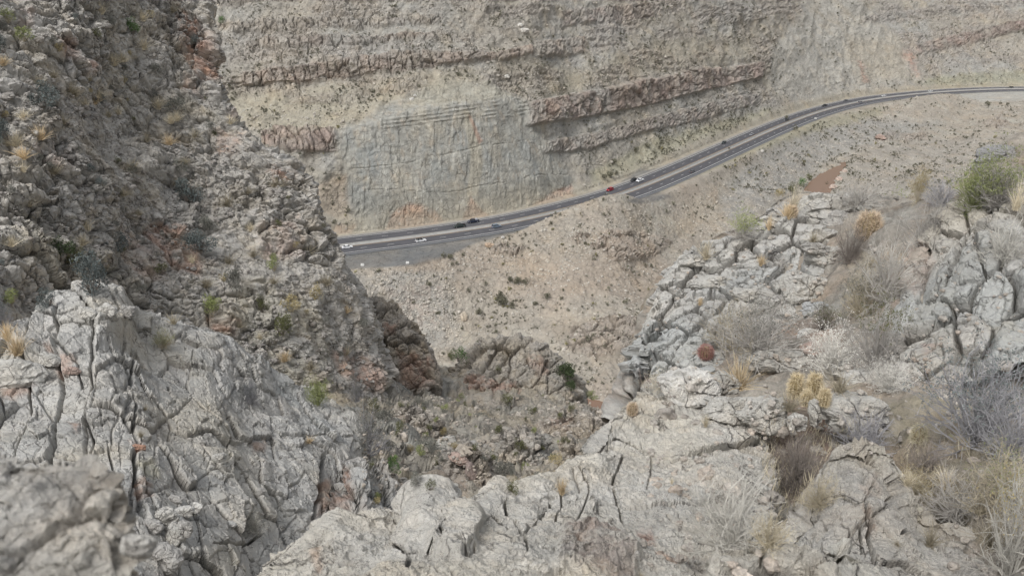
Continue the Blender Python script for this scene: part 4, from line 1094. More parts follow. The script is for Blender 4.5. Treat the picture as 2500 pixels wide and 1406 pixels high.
# ================================================================== the same ground going on beyond the edges of the view
def beyond(xs, ys, ts, nu, nv, lv, c, mat, seed, low, grow=1.0):
    r_ = [fold([(x, ys[0], ts[0] * grow ** i) for i, x in enumerate(xs)], 150, ts[0] * .7), fold([(x, ys[0], ts[0] * grow ** i) for i, x in enumerate(xs)], 10, ts[0] * .08)]
    r_ += [[(x, y, t * grow ** i) for i, x in enumerate(xs)] for y, t in zip(ys, ts)]
    outcrop('rocky_slope', r_, nu, nv, RQ, lv, c, mat, seed, low=low, maxn=0, dark=.3)
LB = [((.7, .4, .45), .08, 1.0, .05, .05, .2), ((.24, .16, .18), .03, 1.1, .015, .06, .2)]
beyond([2690, 3000, 3500, 4300, 5200], [330, 560, 760, 920, 1110, 1600, 2200], [11.2, 8.3, 6.4, 5.2, 4.2, 2.6, 2.0], 120, 150, LB, (.31, .29, .25), M_LIME, 800, (.3, 2.0))
beyond([-1500, -900, -450, -120], [880, 950, 1060, 1200, 1520, 2000], [13.2, 12.2, 10.7, 9.2, 7.2, 5.6], 110, 110, LB, (.385, .38, .36), M_LIME, 810, (.3, 2.5))
beyond([-1500, -900, -500, -190], [-160, 200, 600, 1100], [62.5, 54.5, 46.5, 36.5], 110, 130, [((4.6, 3.4, 3.0), .5, .8, .3, .07, .5, .8), ((1.5, 1.1, 1.0), .15, .8, .08, .09, .4, .28)], (.33, .315, .29), M_LEFT, 820, (2.0, 14.0))
beyond([-100, 500, 1100, 1700, 2300, 2900], [1545, 1700, 2100, 2700], [2.15, 1.95, 1.7, 1.5], 150, 60, [((.5, .4, .4), .05, 1.0, .02, .04, .2), ((.18, .14, .14), .015, 1.1, .005, .06, .2)], (.44, .43, .40), M_SLAB, 830, (.06, .8))
mbg = MB(); mbg.add([(-3000, -500, -175), (3000, -500, -175), (3000, 4000, -175), (-3000, 4000, -175)], [(0, 1, 2, 3)])
gd = mbg.build('ground', simple_mat('valley_soil', (.30, .26, .21), .95, var=.2, scale=.02)); gd['kind'] = 'structure'

# ================================================================== PLANTS
def twig_mat(name, col, var=.25, rough=.9):
    m, nt, b = nm(name)
    oi = nt.nodes.new('ShaderNodeObjectInfo'); tc = nt.nodes.new('ShaderNodeTexCoord')
    n = nt.nodes.new('ShaderNodeTexNoise'); n.inputs['Scale'].default_value = 6; n.inputs['Detail'].default_value = 3
    nt.links.new(tc.outputs['Object'], n.inputs['Vector'])
    a = nt.nodes.new('ShaderNodeMath'); a.operation = 'ADD'
    r1_ = nt.nodes.new('ShaderNodeMapRange'); nt.links.new(n.outputs[0], r1_.inputs[0])
    r1_.inputs[1].default_value = .3; r1_.inputs[2].default_value = .7; r1_.inputs[3].default_value = 1 - var; r1_.inputs[4].default_value = 1 + var
    r2_ = nt.nodes.new('ShaderNodeMapRange'); nt.links.new(oi.outputs['Random'], r2_.inputs[0])
    r2_.inputs[3].default_value = -.18; r2_.inputs[4].default_value = .18
    nt.links.new(r1_.outputs[0], a.inputs[0]); nt.links.new(r2_.outputs[0], a.inputs[1])
    sc = nt.nodes.new('ShaderNodeVectorMath'); sc.operation = 'SCALE'; sc.inputs[0].default_value = col
    nt.links.new(a.outputs[0], sc.inputs['Scale']); nt.links.new(sc.outputs[0], b.inputs['Base Color'])
    b.inputs['Roughness'].default_value = rough; b.inputs['Specular IOR Level'].default_value = .2
    return m
TW_GREY = twig_mat('twig_grey', (.40, .38, .35)); TW_BLUE = twig_mat('twig_blue_grey', (.33, .325, .335)); TW_WHITE = twig_mat('twig_bleached', (.66, .64, .59))
TW_TAN = twig_mat('twig_tan', (.44, .39, .29)); TW_DARK = twig_mat('twig_dark', (.25, .22, .195)); TW_GREEN = twig_mat('twig_green', (.26, .28, .14))
TW_PALE = twig_mat('twig_pale', (.54, .52, .47))
G_GOLD = twig_mat('grass_golden', (.66, .53, .35)); G_STRAW = twig_mat('grass_straw', (.64, .57, .43)); G_GREY = twig_mat('grass_grey', (.36, .32, .24))
L_OLIVE = twig_mat('leaf_olive', (.115, .12, .055)); L_DARK = twig_mat('leaf_dark', (.055, .075, .035)); L_BLUE = twig_mat('leaf_blue_grey', (.135, .155, .15))
L_GREY = twig_mat('leaf_grey', (.19, .19, .165)); L_YEL = twig_mat('leaf_yellow_green', (.26, .29, .12)); L_GRN = twig_mat('leaf_green', (.10, .17, .06)); L_STRAW = twig_mat('leaf_straw', (.36, .30, .16))
L_FAR = twig_mat('leaf_far_shrub', (.155, .15, .108)); L_FARG = twig_mat('leaf_far_yellow', (.24, .22, .12))

def prisms(segs):
    """segs: array (n, 8): a xyz, b xyz, ra, rb"""
    S = np.array(segs, float); a = S[:, :3]; b = S[:, 3:6]; ra = S[:, 6:7]; rb = S[:, 7:8]
    d = b - a; d /= np.linalg.norm(d, axis=1, keepdims=True) + 1e-9
    ref = np.where(np.abs(d[:, 2:3]) > .9, np.array([[1., 0, 0]]), np.array([[0, 0, 1.]]))
    u = np.cross(d, ref); u /= np.linalg.norm(u, axis=1, keepdims=True) + 1e-9
    w = np.cross(d, u)
    vs = []
    for base_, r in ((a, ra), (b, rb)):
        for k in range(3):
            an = 2 * math.pi * k / 3
            vs.append(base_ + r * (math.cos(an) * u + math.sin(an) * w))
    V = np.stack(vs, 1).reshape(-1, 3)
    n = len(S); o = np.arange(n)[:, None] * 6
    F = np.concatenate([o + np.array([[k, (k + 1) % 3, 3 + (k + 1) % 3, 3 + k]]) for k in range(3)], 0)
    return V, F

def twig_shrub(seed, stems=34, kids=9, spread=1.0, thick=.0115, droop=0.0, curl=.35, up=.7):
    """a rounded bush of bare branching stems, about 1 wide and `up` high"""
    r = random.Random(seed); segs = []; tips = []
    def grow(p, d, L, rad, depth):
        n = 4 if depth == 0 else 3
        for i in range(n):
            d2 = d + np.array([r.gauss(0, curl), r.gauss(0, curl), r.gauss(0, curl) - droop]) * .5
            d2 /= np.linalg.norm(d2)
            q = p + d2 * (L / n)
            r2 = rad * (.78 if depth < 2 else .7)
            segs.append((*p, *q, rad, r2)); p0, p, d, rad = p, q, d2, r2
            if depth < 2 and i > 0:
                for _ in range(kids // 2 if depth == 0 else 2):
                    s = np.array([r.gauss(0, 1), r.gauss(0, 1), r.gauss(.25, .8)]); s /= np.linalg.norm(s)
                    dd = d * .55 + s * .75; dd /= np.linalg.norm(dd)
                    grow(p0 + (p - p0) * r.random(), dd, L * r.uniform(.28, .5), rad * .62, depth + 1)
        tips.append(p)
    for _ in range(stems):
        an = r.uniform(0, 2 * math.pi); el = r.uniform(.15, 1.45)
        d = np.array([math.cos(an) * math.cos(el) * spread, math.sin(an) * math.cos(el) * spread, math.sin(el)]); d /= np.linalg.norm(d)
        L = .52 * r.uniform(.75, 1.1) * (1.0 if d[2] < .7 else up / .55)
        grow(np.array([r.gauss(0, .03), r.gauss(0, .03), 0.]), d, L, thick, 0)
    V, F = prisms(segs)
    return V, F, np.array(tips)

def leaf_cloud(centres, per, spread, size, rng):
    c = np.repeat(centres, per, 0) + rng.normal(0, spread, (len(centres) * per, 3))
    n = len(c); a = rng.normal(size=(n, 3)); a /= np.linalg.norm(a, axis=1, keepdims=True)
    b = np.cross(a, rng.normal(size=(n, 3))); b /= np.linalg.norm(b, axis=1, keepdims=True)
    s = size * rng.uniform(.5, 1.3, (n, 1))
    V = np.stack([c - a * s, c + b * s * .45, c + a * s, c - b * s * .45], 1).reshape(-1, 3)
    return V, np.arange(n * 4).reshape(n, 4)

def blob_points(n, rng, up=.7, lumps=9):
    lc = rng.normal(size=(lumps, 3)); lc /= np.linalg.norm(lc, axis=1, keepdims=True)
    lc = lc * rng.uniform(.12, .34, (lumps, 1)); lc[:, 2] = np.abs(lc[:, 2]) * 1.2 + .14
    k = rng.integers(0, lumps, n); p = rng.normal(size=(n, 3)); p /= np.linalg.norm(p, axis=1, keepdims=True)
    p = lc[k] + p * (rng.uniform(.3, 1, (n, 1)) ** .4) * rng.uniform(.10, .20, (lumps, 1))[k]
    p[:, 2] *= up / .62
    return p[p[:, 2] > 0]

def bush_meshes(seed, nleaf, leafsize, matL, matS, up=.7):
    rng = np.random.default_rng(seed)
    V, F = leaf_cloud(blob_points(nleaf, rng, up), 1, .01, leafsize, rng)
    ml = mesh_np('foliage', V, F, matL)
    sg = []
    for _ in range(16):
        an = rng.uniform(0, 6.28); q = np.array([math.cos(an) * rng.uniform(.1, .32), math.sin(an) * rng.uniform(.1, .32), rng.uniform(.25, .5) * up])
        m_ = q * .5 + rng.normal(0, .03, 3)
        sg += [(0, 0, 0, *m_, .012, .009), (*m_, *q, .009, .004)]
    V, F = prisms(sg)
    return ml, mesh_np('stem', V, F, matS)

def grass_mesh(seed, n, width, lean, mat, h0=.6, curl=.25):
    r = np.random.default_rng(seed); Vs = []; Fs = []; b = 0
    for i in range(n):
        an = r.uniform(0, 6.28); ln = abs(r.normal(0, lean)); L = r.uniform(min(h0, 1.0), max(h0, 1.0))
        p = np.array([r.normal(0, .05), r.normal(0, .05), 0]); d = np.array([math.cos(an) * ln, math.sin(an) * ln, 1.0]); d /= np.linalg.norm(d)
        side = np.cross(d, r.normal(size=3)); side /= np.linalg.norm(side)
        pts = []
        for k in range(4):
            w = width * (1 - k / 3.0) * .5 + width * .08
            pts += [p - side * w, p + side * w]
            d = d + np.array([math.cos(an) * curl * ln, math.sin(an) * curl * ln, -curl * .45 * ln]) + r.normal(0, .05, 3); d /= np.linalg.norm(d)
            p = p + d * L / 3
        Vs.append(np.array(pts)); Fs += [(b, b + 1, b + 3, b + 2), (b + 2, b + 3, b + 5, b + 4), (b + 4, b + 5, b + 7, b + 6)]; b += 8
    return mesh_np('blades', np.concatenate(Vs), np.array(Fs), mat)

TWV = [twig_shrub(900 + k, stems=38 + 6 * k, kids=7, droop=.02 * k) for k in range(3)]
TW_IDX = {}
def twig_me(var, mat):
    key = (var, mat.name)
    if key not in TW_IDX:
        V, F, tips = TWV[var]
        TW_IDX[key] = mesh_np('branches', V, F, mat)
    return TW_IDX[key]
def tip_leaves(var, mat, seed, frac, per=3, top=True, size=.012):
    key = ('L', var, mat.name, frac)
    if key not in TW_IDX:
        tips = TWV[var][2]; rng = np.random.default_rng(seed)
        if top: tips = tips[tips[:, 2] > np.quantile(tips[:, 2], 1 - frac)]
        else: tips = tips[rng.random(len(tips)) < frac]
        V, F = leaf_cloud(tips, per, .012, size, rng)
        TW_IDX[key] = mesh_np('leaves', V, F, mat)
    return TW_IDX[key]

def size_at(wpx, t): return wpx * t / FPX

GRP_N = 'bare twiggy shrubs among the near rocks'
def shrub(px, py, w, h, var, mat, label, leaves=None, t=None, name='twiggy_shrub', sink=.04, group=GRP_N):
    p, ts = surf(px, py)
    if t: p = P(px, py, t); ts = t
    s = size_at(w, ts)
    root = empty(name, p - np.array([0, 0, sink * s]), random.uniform(0, 6.28)); tag(root, label, 'shrub', group)
    up = size_at(h, ts)
    for me, nm_ in ((twig_me(var, mat), 'branches'),) + (((tip_leaves(*leaves), 'leaves'),) if leaves else ()):
        o = link(nm_, me, root)
    root.scale = (s, s, up / .62 * .95)
    return root

# (px, py of base, width, height, variant, stem colour, leaves, label)
NEARS = [
    (2430, 500, 160, 118, 0, TW_GREY, (0, L_YEL, 1, .6, 5), 'bright green topped shrub at the upper right margin above the upright rocks'),
    (2375, 505, 110, 100, 1, TW_GREEN, (1, L_YEL, 2, .5, 4), 'smaller green shrub touching the left side of the bright green one at the upper right'),
    (2188, 600, 90, 120, 2, TW_BLUE, (2, L_YEL, 3, .35, 5), 'blue grey stemmed shrub with green tips right of the orange spined cactus ball'),
    (2258, 625, 140, 140, 1, TW_GREY, None, 'rounded grey bare shrub between the green tipped shrub and the olive bush'),
    (2325, 580, 62, 80, 2, TW_TAN, (2, L_YEL, 4, .8, 4), 'small dense olive yellow bush left of the upright rock ridge'),
    (1815, 580, 90, 62, 0, TW_GREY, (0, L_YEL, 5, .45, 6), 'low green and grey shrub on the rim of the blocky outcrop'),
    (2240, 490, 52, 70, 1, TW_TAN, (1, L_STRAW, 6, .6, 4), 'yellowish tan shrub standing alone on the skyline of the ledge'),
    (2095, 500, 110, 66, 2, TW_GREY, None, 'thin grey shrub behind the two pale boulders on the outcrop top'),
    (2300, 500, 130, 66, 0, TW_BLUE, None, 'bluish grey shrub on the ledge skyline right of the tan one'),
    (2165, 730, 160, 150, 0, TW_GREY, None, 'large grey shrub filling the hollow left of the upright rock ridge'),
    (2100, 770, 110, 110, 1, TW_TAN, (1, L_GREY, 7, .5, 3), 'tan grey shrub in front of the large one in the hollow'),
    (1850, 850, 215, 120, 2, TW_GREY, (2, L_GREY, 8, .35, 2), 'widest sprawling grey shrub at the foot of the blocky outcrop'),
    (1790, 850, 150, 110, 1, TW_TAN, None, 'tan bare shrub at the left end of the sprawling grey one'),
    (2130, 900, 150, 160, 1, TW_GREY, (1, L_OLIVE, 9, .2, 3), 'grey brown shrub against the foot of the upright rock ridge'),
    (2010, 800, 90, 60, 0, TW_DARK, (0, L_OLIVE, 10, .5, 3), 'low dark shrub with olive leaves under the overhanging boulder'),
    (2035, 905, 160, 110, 0, TW_WHITE, (0, TW_WHITE, 11, .8, 2), 'bleached white shrub above the golden cacti'),
    (2175, 950, 110, 80, 2, TW_WHITE, (2, TW_WHITE, 12, .8, 2), 'small bleached shrub right of the pale boulders and left of the blue grey bush'),
    (2375, 1070, 290, 215, 1, TW_BLUE, (1, L_BLUE, 13, .5, 2), 'biggest blue grey shrub at the right side of the frame'),
    (2480, 1120, 180, 200, 2, TW_BLUE, None, 'blue grey shrub cut by the right edge beside the biggest one'),
    (2110, 1110, 190, 110, 0, TW_BLUE, None, 'low blue grey shrub spreading over the pale boulders'),
    (1945, 1200, 150, 130, 1, TW_DARK, None, 'dead dark shrub in the soil pocket right of the limestone slab'),
    (2000, 1230, 110, 90, 2, TW_TAN, None, 'tan dry shrub left of the rounded ledge'),
    (1785, 1330, 250, 190, 2, TW_PALE, None, 'pale bare shrub lying over the right end of the limestone slab'),
    (1880, 1330, 130, 100, 0, TW_TAN, None, 'tan dry shrub at the foot of the pale bare one'),
    (2465, 1400, 190, 300, 0, TW_PALE, (0, L_STRAW, 14, .4, 1), 'tall pale wispy shrub in the bottom right corner'),
    (2340, 1270, 210, 120, 1, TW_GREY, None, 'grey shrub behind the rounded ledge at lower right'),
    (2250, 1200, 110, 70, 2, TW_TAN, (2, L_STRAW, 15, .5, 2), 'yellowish shrub behind the top of the rounded ledge'),
    (2440, 1200, 200, 120, 2, TW_TAN, (2, L_YEL, 16, .4, 1), 'thin green and tan shrub under the biggest blue grey one'),
    (2445, 660, 160, 130, 1, TW_PALE, None, 'pale wispy shrub growing on the upright rock ridge'),
    (2495, 690, 120, 110, 0, TW_GREY, (0, L_GREY, 17, .3, 2), 'grey shrub cut by the right edge on the upright rock ridge'),
    (1598, 965, 70, 60, 0, TW_WHITE, (0, G_STRAW, 18, .6, 3), 'pale dry shrub left of the rough white boulder'),
    (2068, 640, 80, 110, 2, TW_DARK, None, 'bare dark branched shrub beside the orange spined cactus ball'),
    (2255, 1160, 120, 90, 1, TW_DARK, None, 'dark dry shrub right behind the rounded ledge'), (1935, 1150, 130, 90, 0, TW_DARK, None, 'dark dry shrub at the upper end of the soil pocket'),
]
# left-hand and slab shrubs are added after the boulders below

# ================================================================== LOOSE BOULDERS
def cube_sphere(n):
    out = []; F = []; b = 0
    g = np.tan(np.linspace(-1, 1, n) * math.pi / 4)
    X, Y = np.meshgrid(g, g, indexing='ij')
    for ax in range(3):
        for sg in (-1, 1):
            p = np.zeros((n, n, 3)); p[..., ax] = sg; p[..., (ax + 1) % 3] = X * sg; p[..., (ax + 2) % 3] = Y
            out.append(p.reshape(-1, 3)); i = np.arange(n * n).reshape(n, n) + b; b += n * n
            F.append(np.stack([i[:-1, :-1], i[1:, :-1], i[1:, 1:], i[:-1, 1:]], -1).reshape(-1, 4))
    V = np.concatenate(out); F = np.concatenate(F)
    V /= np.linalg.norm(V, axis=1, keepdims=True)
    key = np.round(V, 5); _, ix, inv = np.unique(key, axis=0, return_index=True, return_inverse=True)
    return V[ix], inv.reshape(-1)[F]
CS = {n: cube_sphere(n) for n in (4, 12, 26)}
def boulder_shape(seed, n, dims, rough=.04, planes=10):
    rng = np.random.default_rng(seed); D, F = CS[n]
    Np = rng.normal(size=(planes, 3)); Np /= np.linalg.norm(Np, axis=1, keepdims=True)
    Np = np.concatenate([Np, [[.2, .1, 1], [0, 0, -1], [.3, -1, .3]]]); dd = rng.uniform(.72, 1.0, len(Np))
    dt = D @ Np.T; r = np.where(dt > .05, dd / np.maximum(dt, .05), 9)
    r = -np.log(np.exp(-r * 14).sum(1) + math.exp(-14 * 1.12)) / 14
    V = D * r[:, None]
    V = V + D * (rough * 2.2 * fbm(V * 1.3 + seed, 3, seed))[:, None]
    b_, i_, e_, r_ = blocks(V + seed, np.eye(3), (.62, .5, .45), seed, .10, 1.8, .03, .04, .10)
    b2_, _, _, _ = blocks(V + seed, np.eye(3), (.2, .18, .16), seed + 1, .035, 1.5, .010, .07, .10)
    V = V + D * ((b_ + b2_) * (rough / .05) + rough * .5 * fbm(V * 7 + seed, 3, seed + 3))[:, None]
    return V * np.array(dims) * .5, F
def boulder(px, py, w, h, label, tone=(.43, .415, .385), n=26, t=None, depth=None, rz=0.0, seed=0, mat=None, name='boulder', group=None, off=.12, tilt=0.0):
    p, ts = surf(px, py)
    if t: ts = t
    W, H = size_at(w, ts), size_at(h, ts); D_ = (depth or (.55 * W + .35 * H))
    ts2 = ts - off * D_
    V, F = boulder_shape(seed or int(px * 7 + py), n, (W * 1.08, D_, H * 1.10), rough=.05)
    C = np.zeros_like(V) + np.array(tone)
    C = C * (1 + .18 * fbm(V / (W * .3) + px, 4, 5))[:, None]
    o = link(name, mesh_np(name, V, F, mat or M_SLAB, np.clip(C, .02, .8), smooth=False))
    o.location = P(px, py, ts2); o.rotation_euler = (-.35, tilt, rz)
    tag(o, label, 'boulder', group)
    Vw = V + P(px, py, ts2); zreg(Vw)
    return o
WHT = (.54, .53, .50); LGT = (.43, .42, .39); MID_ = (.36, .35, .33); PNK = (.40, .31, .27)
for b_ in [
    (2005, 520, 150, 96, 'widest flat topped pale boulder crowning the blocky outcrop', LGT, 12.4), (2080, 490, 62, 42, 'wedge shaped pale boulder leaning on the right of the widest one', WHT, 12.2), (2118, 512, 72, 42, 'low pale boulder left of the green tipped shrub', LGT, 12.1),
    (2058, 545, 90, 60, 'grey boulder under the right end of the widest flat topped one', MID_, 12.0), (1912, 520, 60, 50, 'small grey boulder left of the widest flat topped one', MID_, 12.6), (1880, 555, 110, 50, 'long low grey boulder on the left shoulder of the outcrop', LGT, 12.2),
    (1965, 708, 104, 92, 'big rounded boulder in the middle of the outcrop hollow', LGT, None), (2017, 634, 86, 62, 'tilted slab boulder right of the outcrop crest cracks', LGT, None), (1988, 607, 62, 30, 'thin overhanging boulder above a small dark gap', MID_, None),
    (1990, 757, 70, 40, 'blue grey boulder wedged under the big rounded one', (.33, .34, .34), None), (1967, 815, 46, 24, 'small white flat boulder in the soil below the hollow', WHT, None), (1900, 745, 40, 50, 'narrow upright boulder left of the big rounded one', MID_, None),
    (1900, 885, 150, 72, 'broad pale boulder behind the golden cacti', LGT, None), (1678, 945, 128, 108, 'rough white boulder with a dark underside near the slab top', WHT, 5.0), (1768, 938, 66, 56, 'small grey boulder tucked right of the rough white one', LGT, 5.2),
    (1785, 1000, 118, 76, 'flat grey boulder with a dark crack below it, under the small grey one', LGT, 4.75), (1868, 1015, 104, 92, 'sloping grey boulder right of the dark crack', LGT, 4.6), (1944, 1030, 42, 44, 'fist like small boulder in the soil pocket', WHT, 4.5),
    (1988, 1006, 30, 62, 'thin upright boulder below the golden cacti', LGT, 4.5), (2085, 1010, 150, 100, 'large pale boulder under the low blue grey shrub', LGT, 4.6), (2108, 932, 86, 74, 'pale boulder above the large one, left of the small bleached shrub', WHT, 5.5),
    (2048, 905, 70, 50, 'pale boulder directly under the bleached white shrub', LGT, 5.8), (2150, 965, 34, 46, 'small upright pale boulder right of the pale pair', WHT, 5.2), (2182, 1035, 88, 54, 'low pale boulder left of the pale round cactus', LGT, 4.9),
    (2235, 1257, 62, 60, 'lumpy yellowish boulder on the right shoulder of the rounded ledge', (.45, .42, .35), 3.6), (2315, 1130, 116, 50, 'flat blue grey boulder lying in the dry grass', (.40, .41, .41), 4.3), (2400, 1170, 60, 30, 'small grey boulder in the grass right of the flat one', MID_, 4.2),
    (2440, 395, 110, 70, 'dark grey boulder at the upper right edge behind the green shrub', (.25, .25, .25), 11.0), (1985, 850, 50, 34, 'reddish boulder half hidden behind the bleached white shrub', PNK, None), (1820, 720, 60, 34, 'thin layered grey boulder on the outcrop steps', LGT, None),
    (1740, 690, 90, 40, 'long split boulder on the outcrop steps', LGT, None), (1690, 640, 70, 36, 'grey boulder at the left rim of the outcrop', LGT, None),
]:
    boulder(*b_[:4], b_[4], tone=b_[5], t=b_[6], rz=random.uniform(-.4, .4), tilt=random.uniform(-.15, .15))
for b_ in [
    (30, 915, 120, 80, 'broad grey block at the left edge of the rock face with red soil beneath', LGT, None), (335, 1095, 36, 22, 'small rust coloured boulder lodged in the rock face', (.42, .25, .18), None), (405, 1268, 60, 70, 'tall tilted block in the pile low on the rock face', LGT, None),
    (432, 1305, 46, 60, 'pointed block at the bottom of the same pile', LGT, None), (452, 1290, 36, 42, 'small block on the right of the pile', MID_, None), (450, 1250, 40, 30, 'light block on top of the pile', WHT, None), (370, 1285, 56, 36, 'flat block at the left of the pile', MID_, None),
    (428, 1222, 34, 30, 'dark cube like block above the pile', MID_, None), (330, 1330, 90, 60, 'wide block under the flat one near the blurred rock', LGT, None), (400, 1360, 80, 70, 'large block at the very bottom left of centre', MID_, None), (480, 1240, 30, 26, 'small pale stone block right of the dark cube like one', WHT, None),
    (262, 760, 44, 38, 'rounded block on the crest of the rock face', LGT, None), (215, 765, 50, 34, 'flat block on the crest left of the rounded one', LGT, None), (310, 765, 40, 36, 'dark edged block on the crest right of the rounded one', MID_, None), (175, 905, 34, 22, 'pinkish block beside the loose stones of the crest', PNK, None),
    (120, 880, 50, 36, 'small angular block above the pinkish one', LGT, None), (560, 1282, 30, 20, 'pale egg shaped stone on the smooth part of the face', WHT, None), (535, 1120, 30, 30, 'squarish block beside a vertical crack of the face', LGT, None), (637, 1200, 24, 20, 'small grey block in the lower middle of the face', MID_, None),
    (832, 1192, 32, 26, 'grey boulder resting on red soil beside the rib', MID_, None), (1133, 772, 16, 26, 'pale upright slab on the sandy hill', (.42, .37, .30), None), (1120, 1120, 46, 30, 'pinkish boulder on top of the gully pile', PNK, None), (1095, 1085, 50, 44, 'pale cracked boulder in the gully pile', LGT, None),
    (1150, 1150, 30, 44, 'dark standing boulder of the gully pile', (.27, .22, .2), None), (1165, 1090, 40, 30, 'grey boulder right of the gully pile', MID_, None), (1105, 1150, 30, 26, 'small boulder at the foot of the gully pile', LGT, None),
    (1005, 243, 11, 9, 'larger of two white boulders on the ledge above the cut face', WHT, None), (1013, 234, 8, 7, 'smaller of two white boulders on the ledge above the cut face', WHT, None), (1238, 187, 12, 10, 'pale boulder on the scree below the middle red ledge', LGT, None),
    (2048, 438, 14, 12, 'pinkish boulder at the right bank of the muddy pool, middle one', (.47, .38, .33), None), (2034, 456, 16, 12, 'pinkish boulder at the right bank of the muddy pool, lowest one', (.48, .40, .35), None), (2062, 418, 11, 9, 'pinkish boulder at the right bank of the muddy pool, topmost one', (.47, .39, .34), None),
    (1280, 75, 20, 12, 'pale block group on the upper wall above the middle', WHT, None), (1270, 62, 12, 10, 'small pale boulder above the block on the upper wall', WHT, None), (1195, 598, 26, 12, 'tan boulder on the crest beside the paved apron', (.42, .33, .25), None),
    (2150, 336, 22, 14, 'tan pink boulder on the valley floor right of the road sign', PNK, None), (1860, 370, 9, 7, 'white boulder on the grey gravel above the river', WHT, None), (1228, 580, 8, 7, 'white boulder on the hill crest below the highway', WHT, None),
]:
    boulder(*b_[:4], b_[4], tone=b_[5], t=b_[6], rz=random.uniform(-.4, .4), tilt=random.uniform(-.25, .25), n=12, mat=M_LIME if b_[2] > 26 else M_FAR)

for s_ in NEARS:
    shrub(s_[0], s_[1], s_[2], s_[3], s_[4], s_[5], s_[7], s_[6])
for s_ in [
    (400, 845, 50, 42, 2, TW_TAN, (2, L_YEL, 20, .5, 3), 'small yellow green shrub on the crest of the left rock face'), (775, 985, 66, 60, 0, TW_GREEN, (0, L_YEL, 21, .6, 4), 'green shrub on the right crest of the left rock face'),
    (620, 1310, 70, 60, 1, TW_PALE, (1, L_GREY, 22, .5, 3), 'pale shrub clinging low on the left rock face'), (615, 985, 46, 60, 1, TW_BLUE, (1, L_BLUE, 23, .5, 3), 'thin blue grey shrub in the middle of the left rock face'),
    (900, 1110, 110, 120, 0, TW_BLUE, (0, L_GREY, 24, .5, 3), 'large grey shrub in the cleft right of the left rock face'), (1022, 1250, 70, 90, 2, TW_GREY, (2, L_OLIVE, 25, .6, 4), 'dark olive shrub behind the limestone slab crest'),
    (870, 985, 50, 60, 1, TW_BLUE, (1, L_GREY, 26, .5, 3), 'blue grey shrub at the top of the cleft beside the rock face'), (10, 800, 60, 90, 0, TW_BLUE, (0, L_BLUE, 27, .5, 3), 'blue grey shrub cut by the left edge above the rock face'),
]:
    shrub(s_[0], s_[1], s_[2], s_[3], s_[4], s_[5], s_[7], s_[6])

def where(px, py, x0, x1, y0, y1, what='of it'):
    v = ['upper', 'middle', 'lower'][min(2, max(0, int(3 * (py - y0) / (y1 - y0))))]
    h = ['left end', 'left part', 'centre', 'right part', 'right end'][min(4, max(0, int(5 * (px - x0) / (x1 - x0))))]
    return v + ' ' + h
# ---- grass tufts
GT = {('g', 0): grass_mesh(1, 170, .022, .42, G_GOLD), ('g', 1): grass_mesh(2, 140, .022, .55, G_GOLD, .5), ('s', 0): grass_mesh(3, 120, .016, .35, G_STRAW, .4), ('s', 1): grass_mesh(4, 150, .018, .5, G_STRAW), ('y', 0): grass_mesh(5, 160, .018, .6, G_GREY), ('y', 1): grass_mesh(6, 130, .018, .7, G_GREY, .4)}
def tuft(px, py, w, h, kind, label, group='dry grass tufts among the rocks', tall=None, t=None):
    p, ts = surf(px, py); s = size_at(w, ts); hh = size_at(h, ts)
    o = empty('grass_tuft', p - np.array([0, 0, .03 * s]), random.uniform(0, 6.28)); tag(o, label, 'grass tuft', group)
    link('blades', GT[kind], o)
    if tall: 
        q = link('stalks', tall, o)
    o.scale = (s * .95, s * .95, hh)
    return o
stalks = grass_mesh(9, 12, .012, .12, G_STRAW, 2.2)
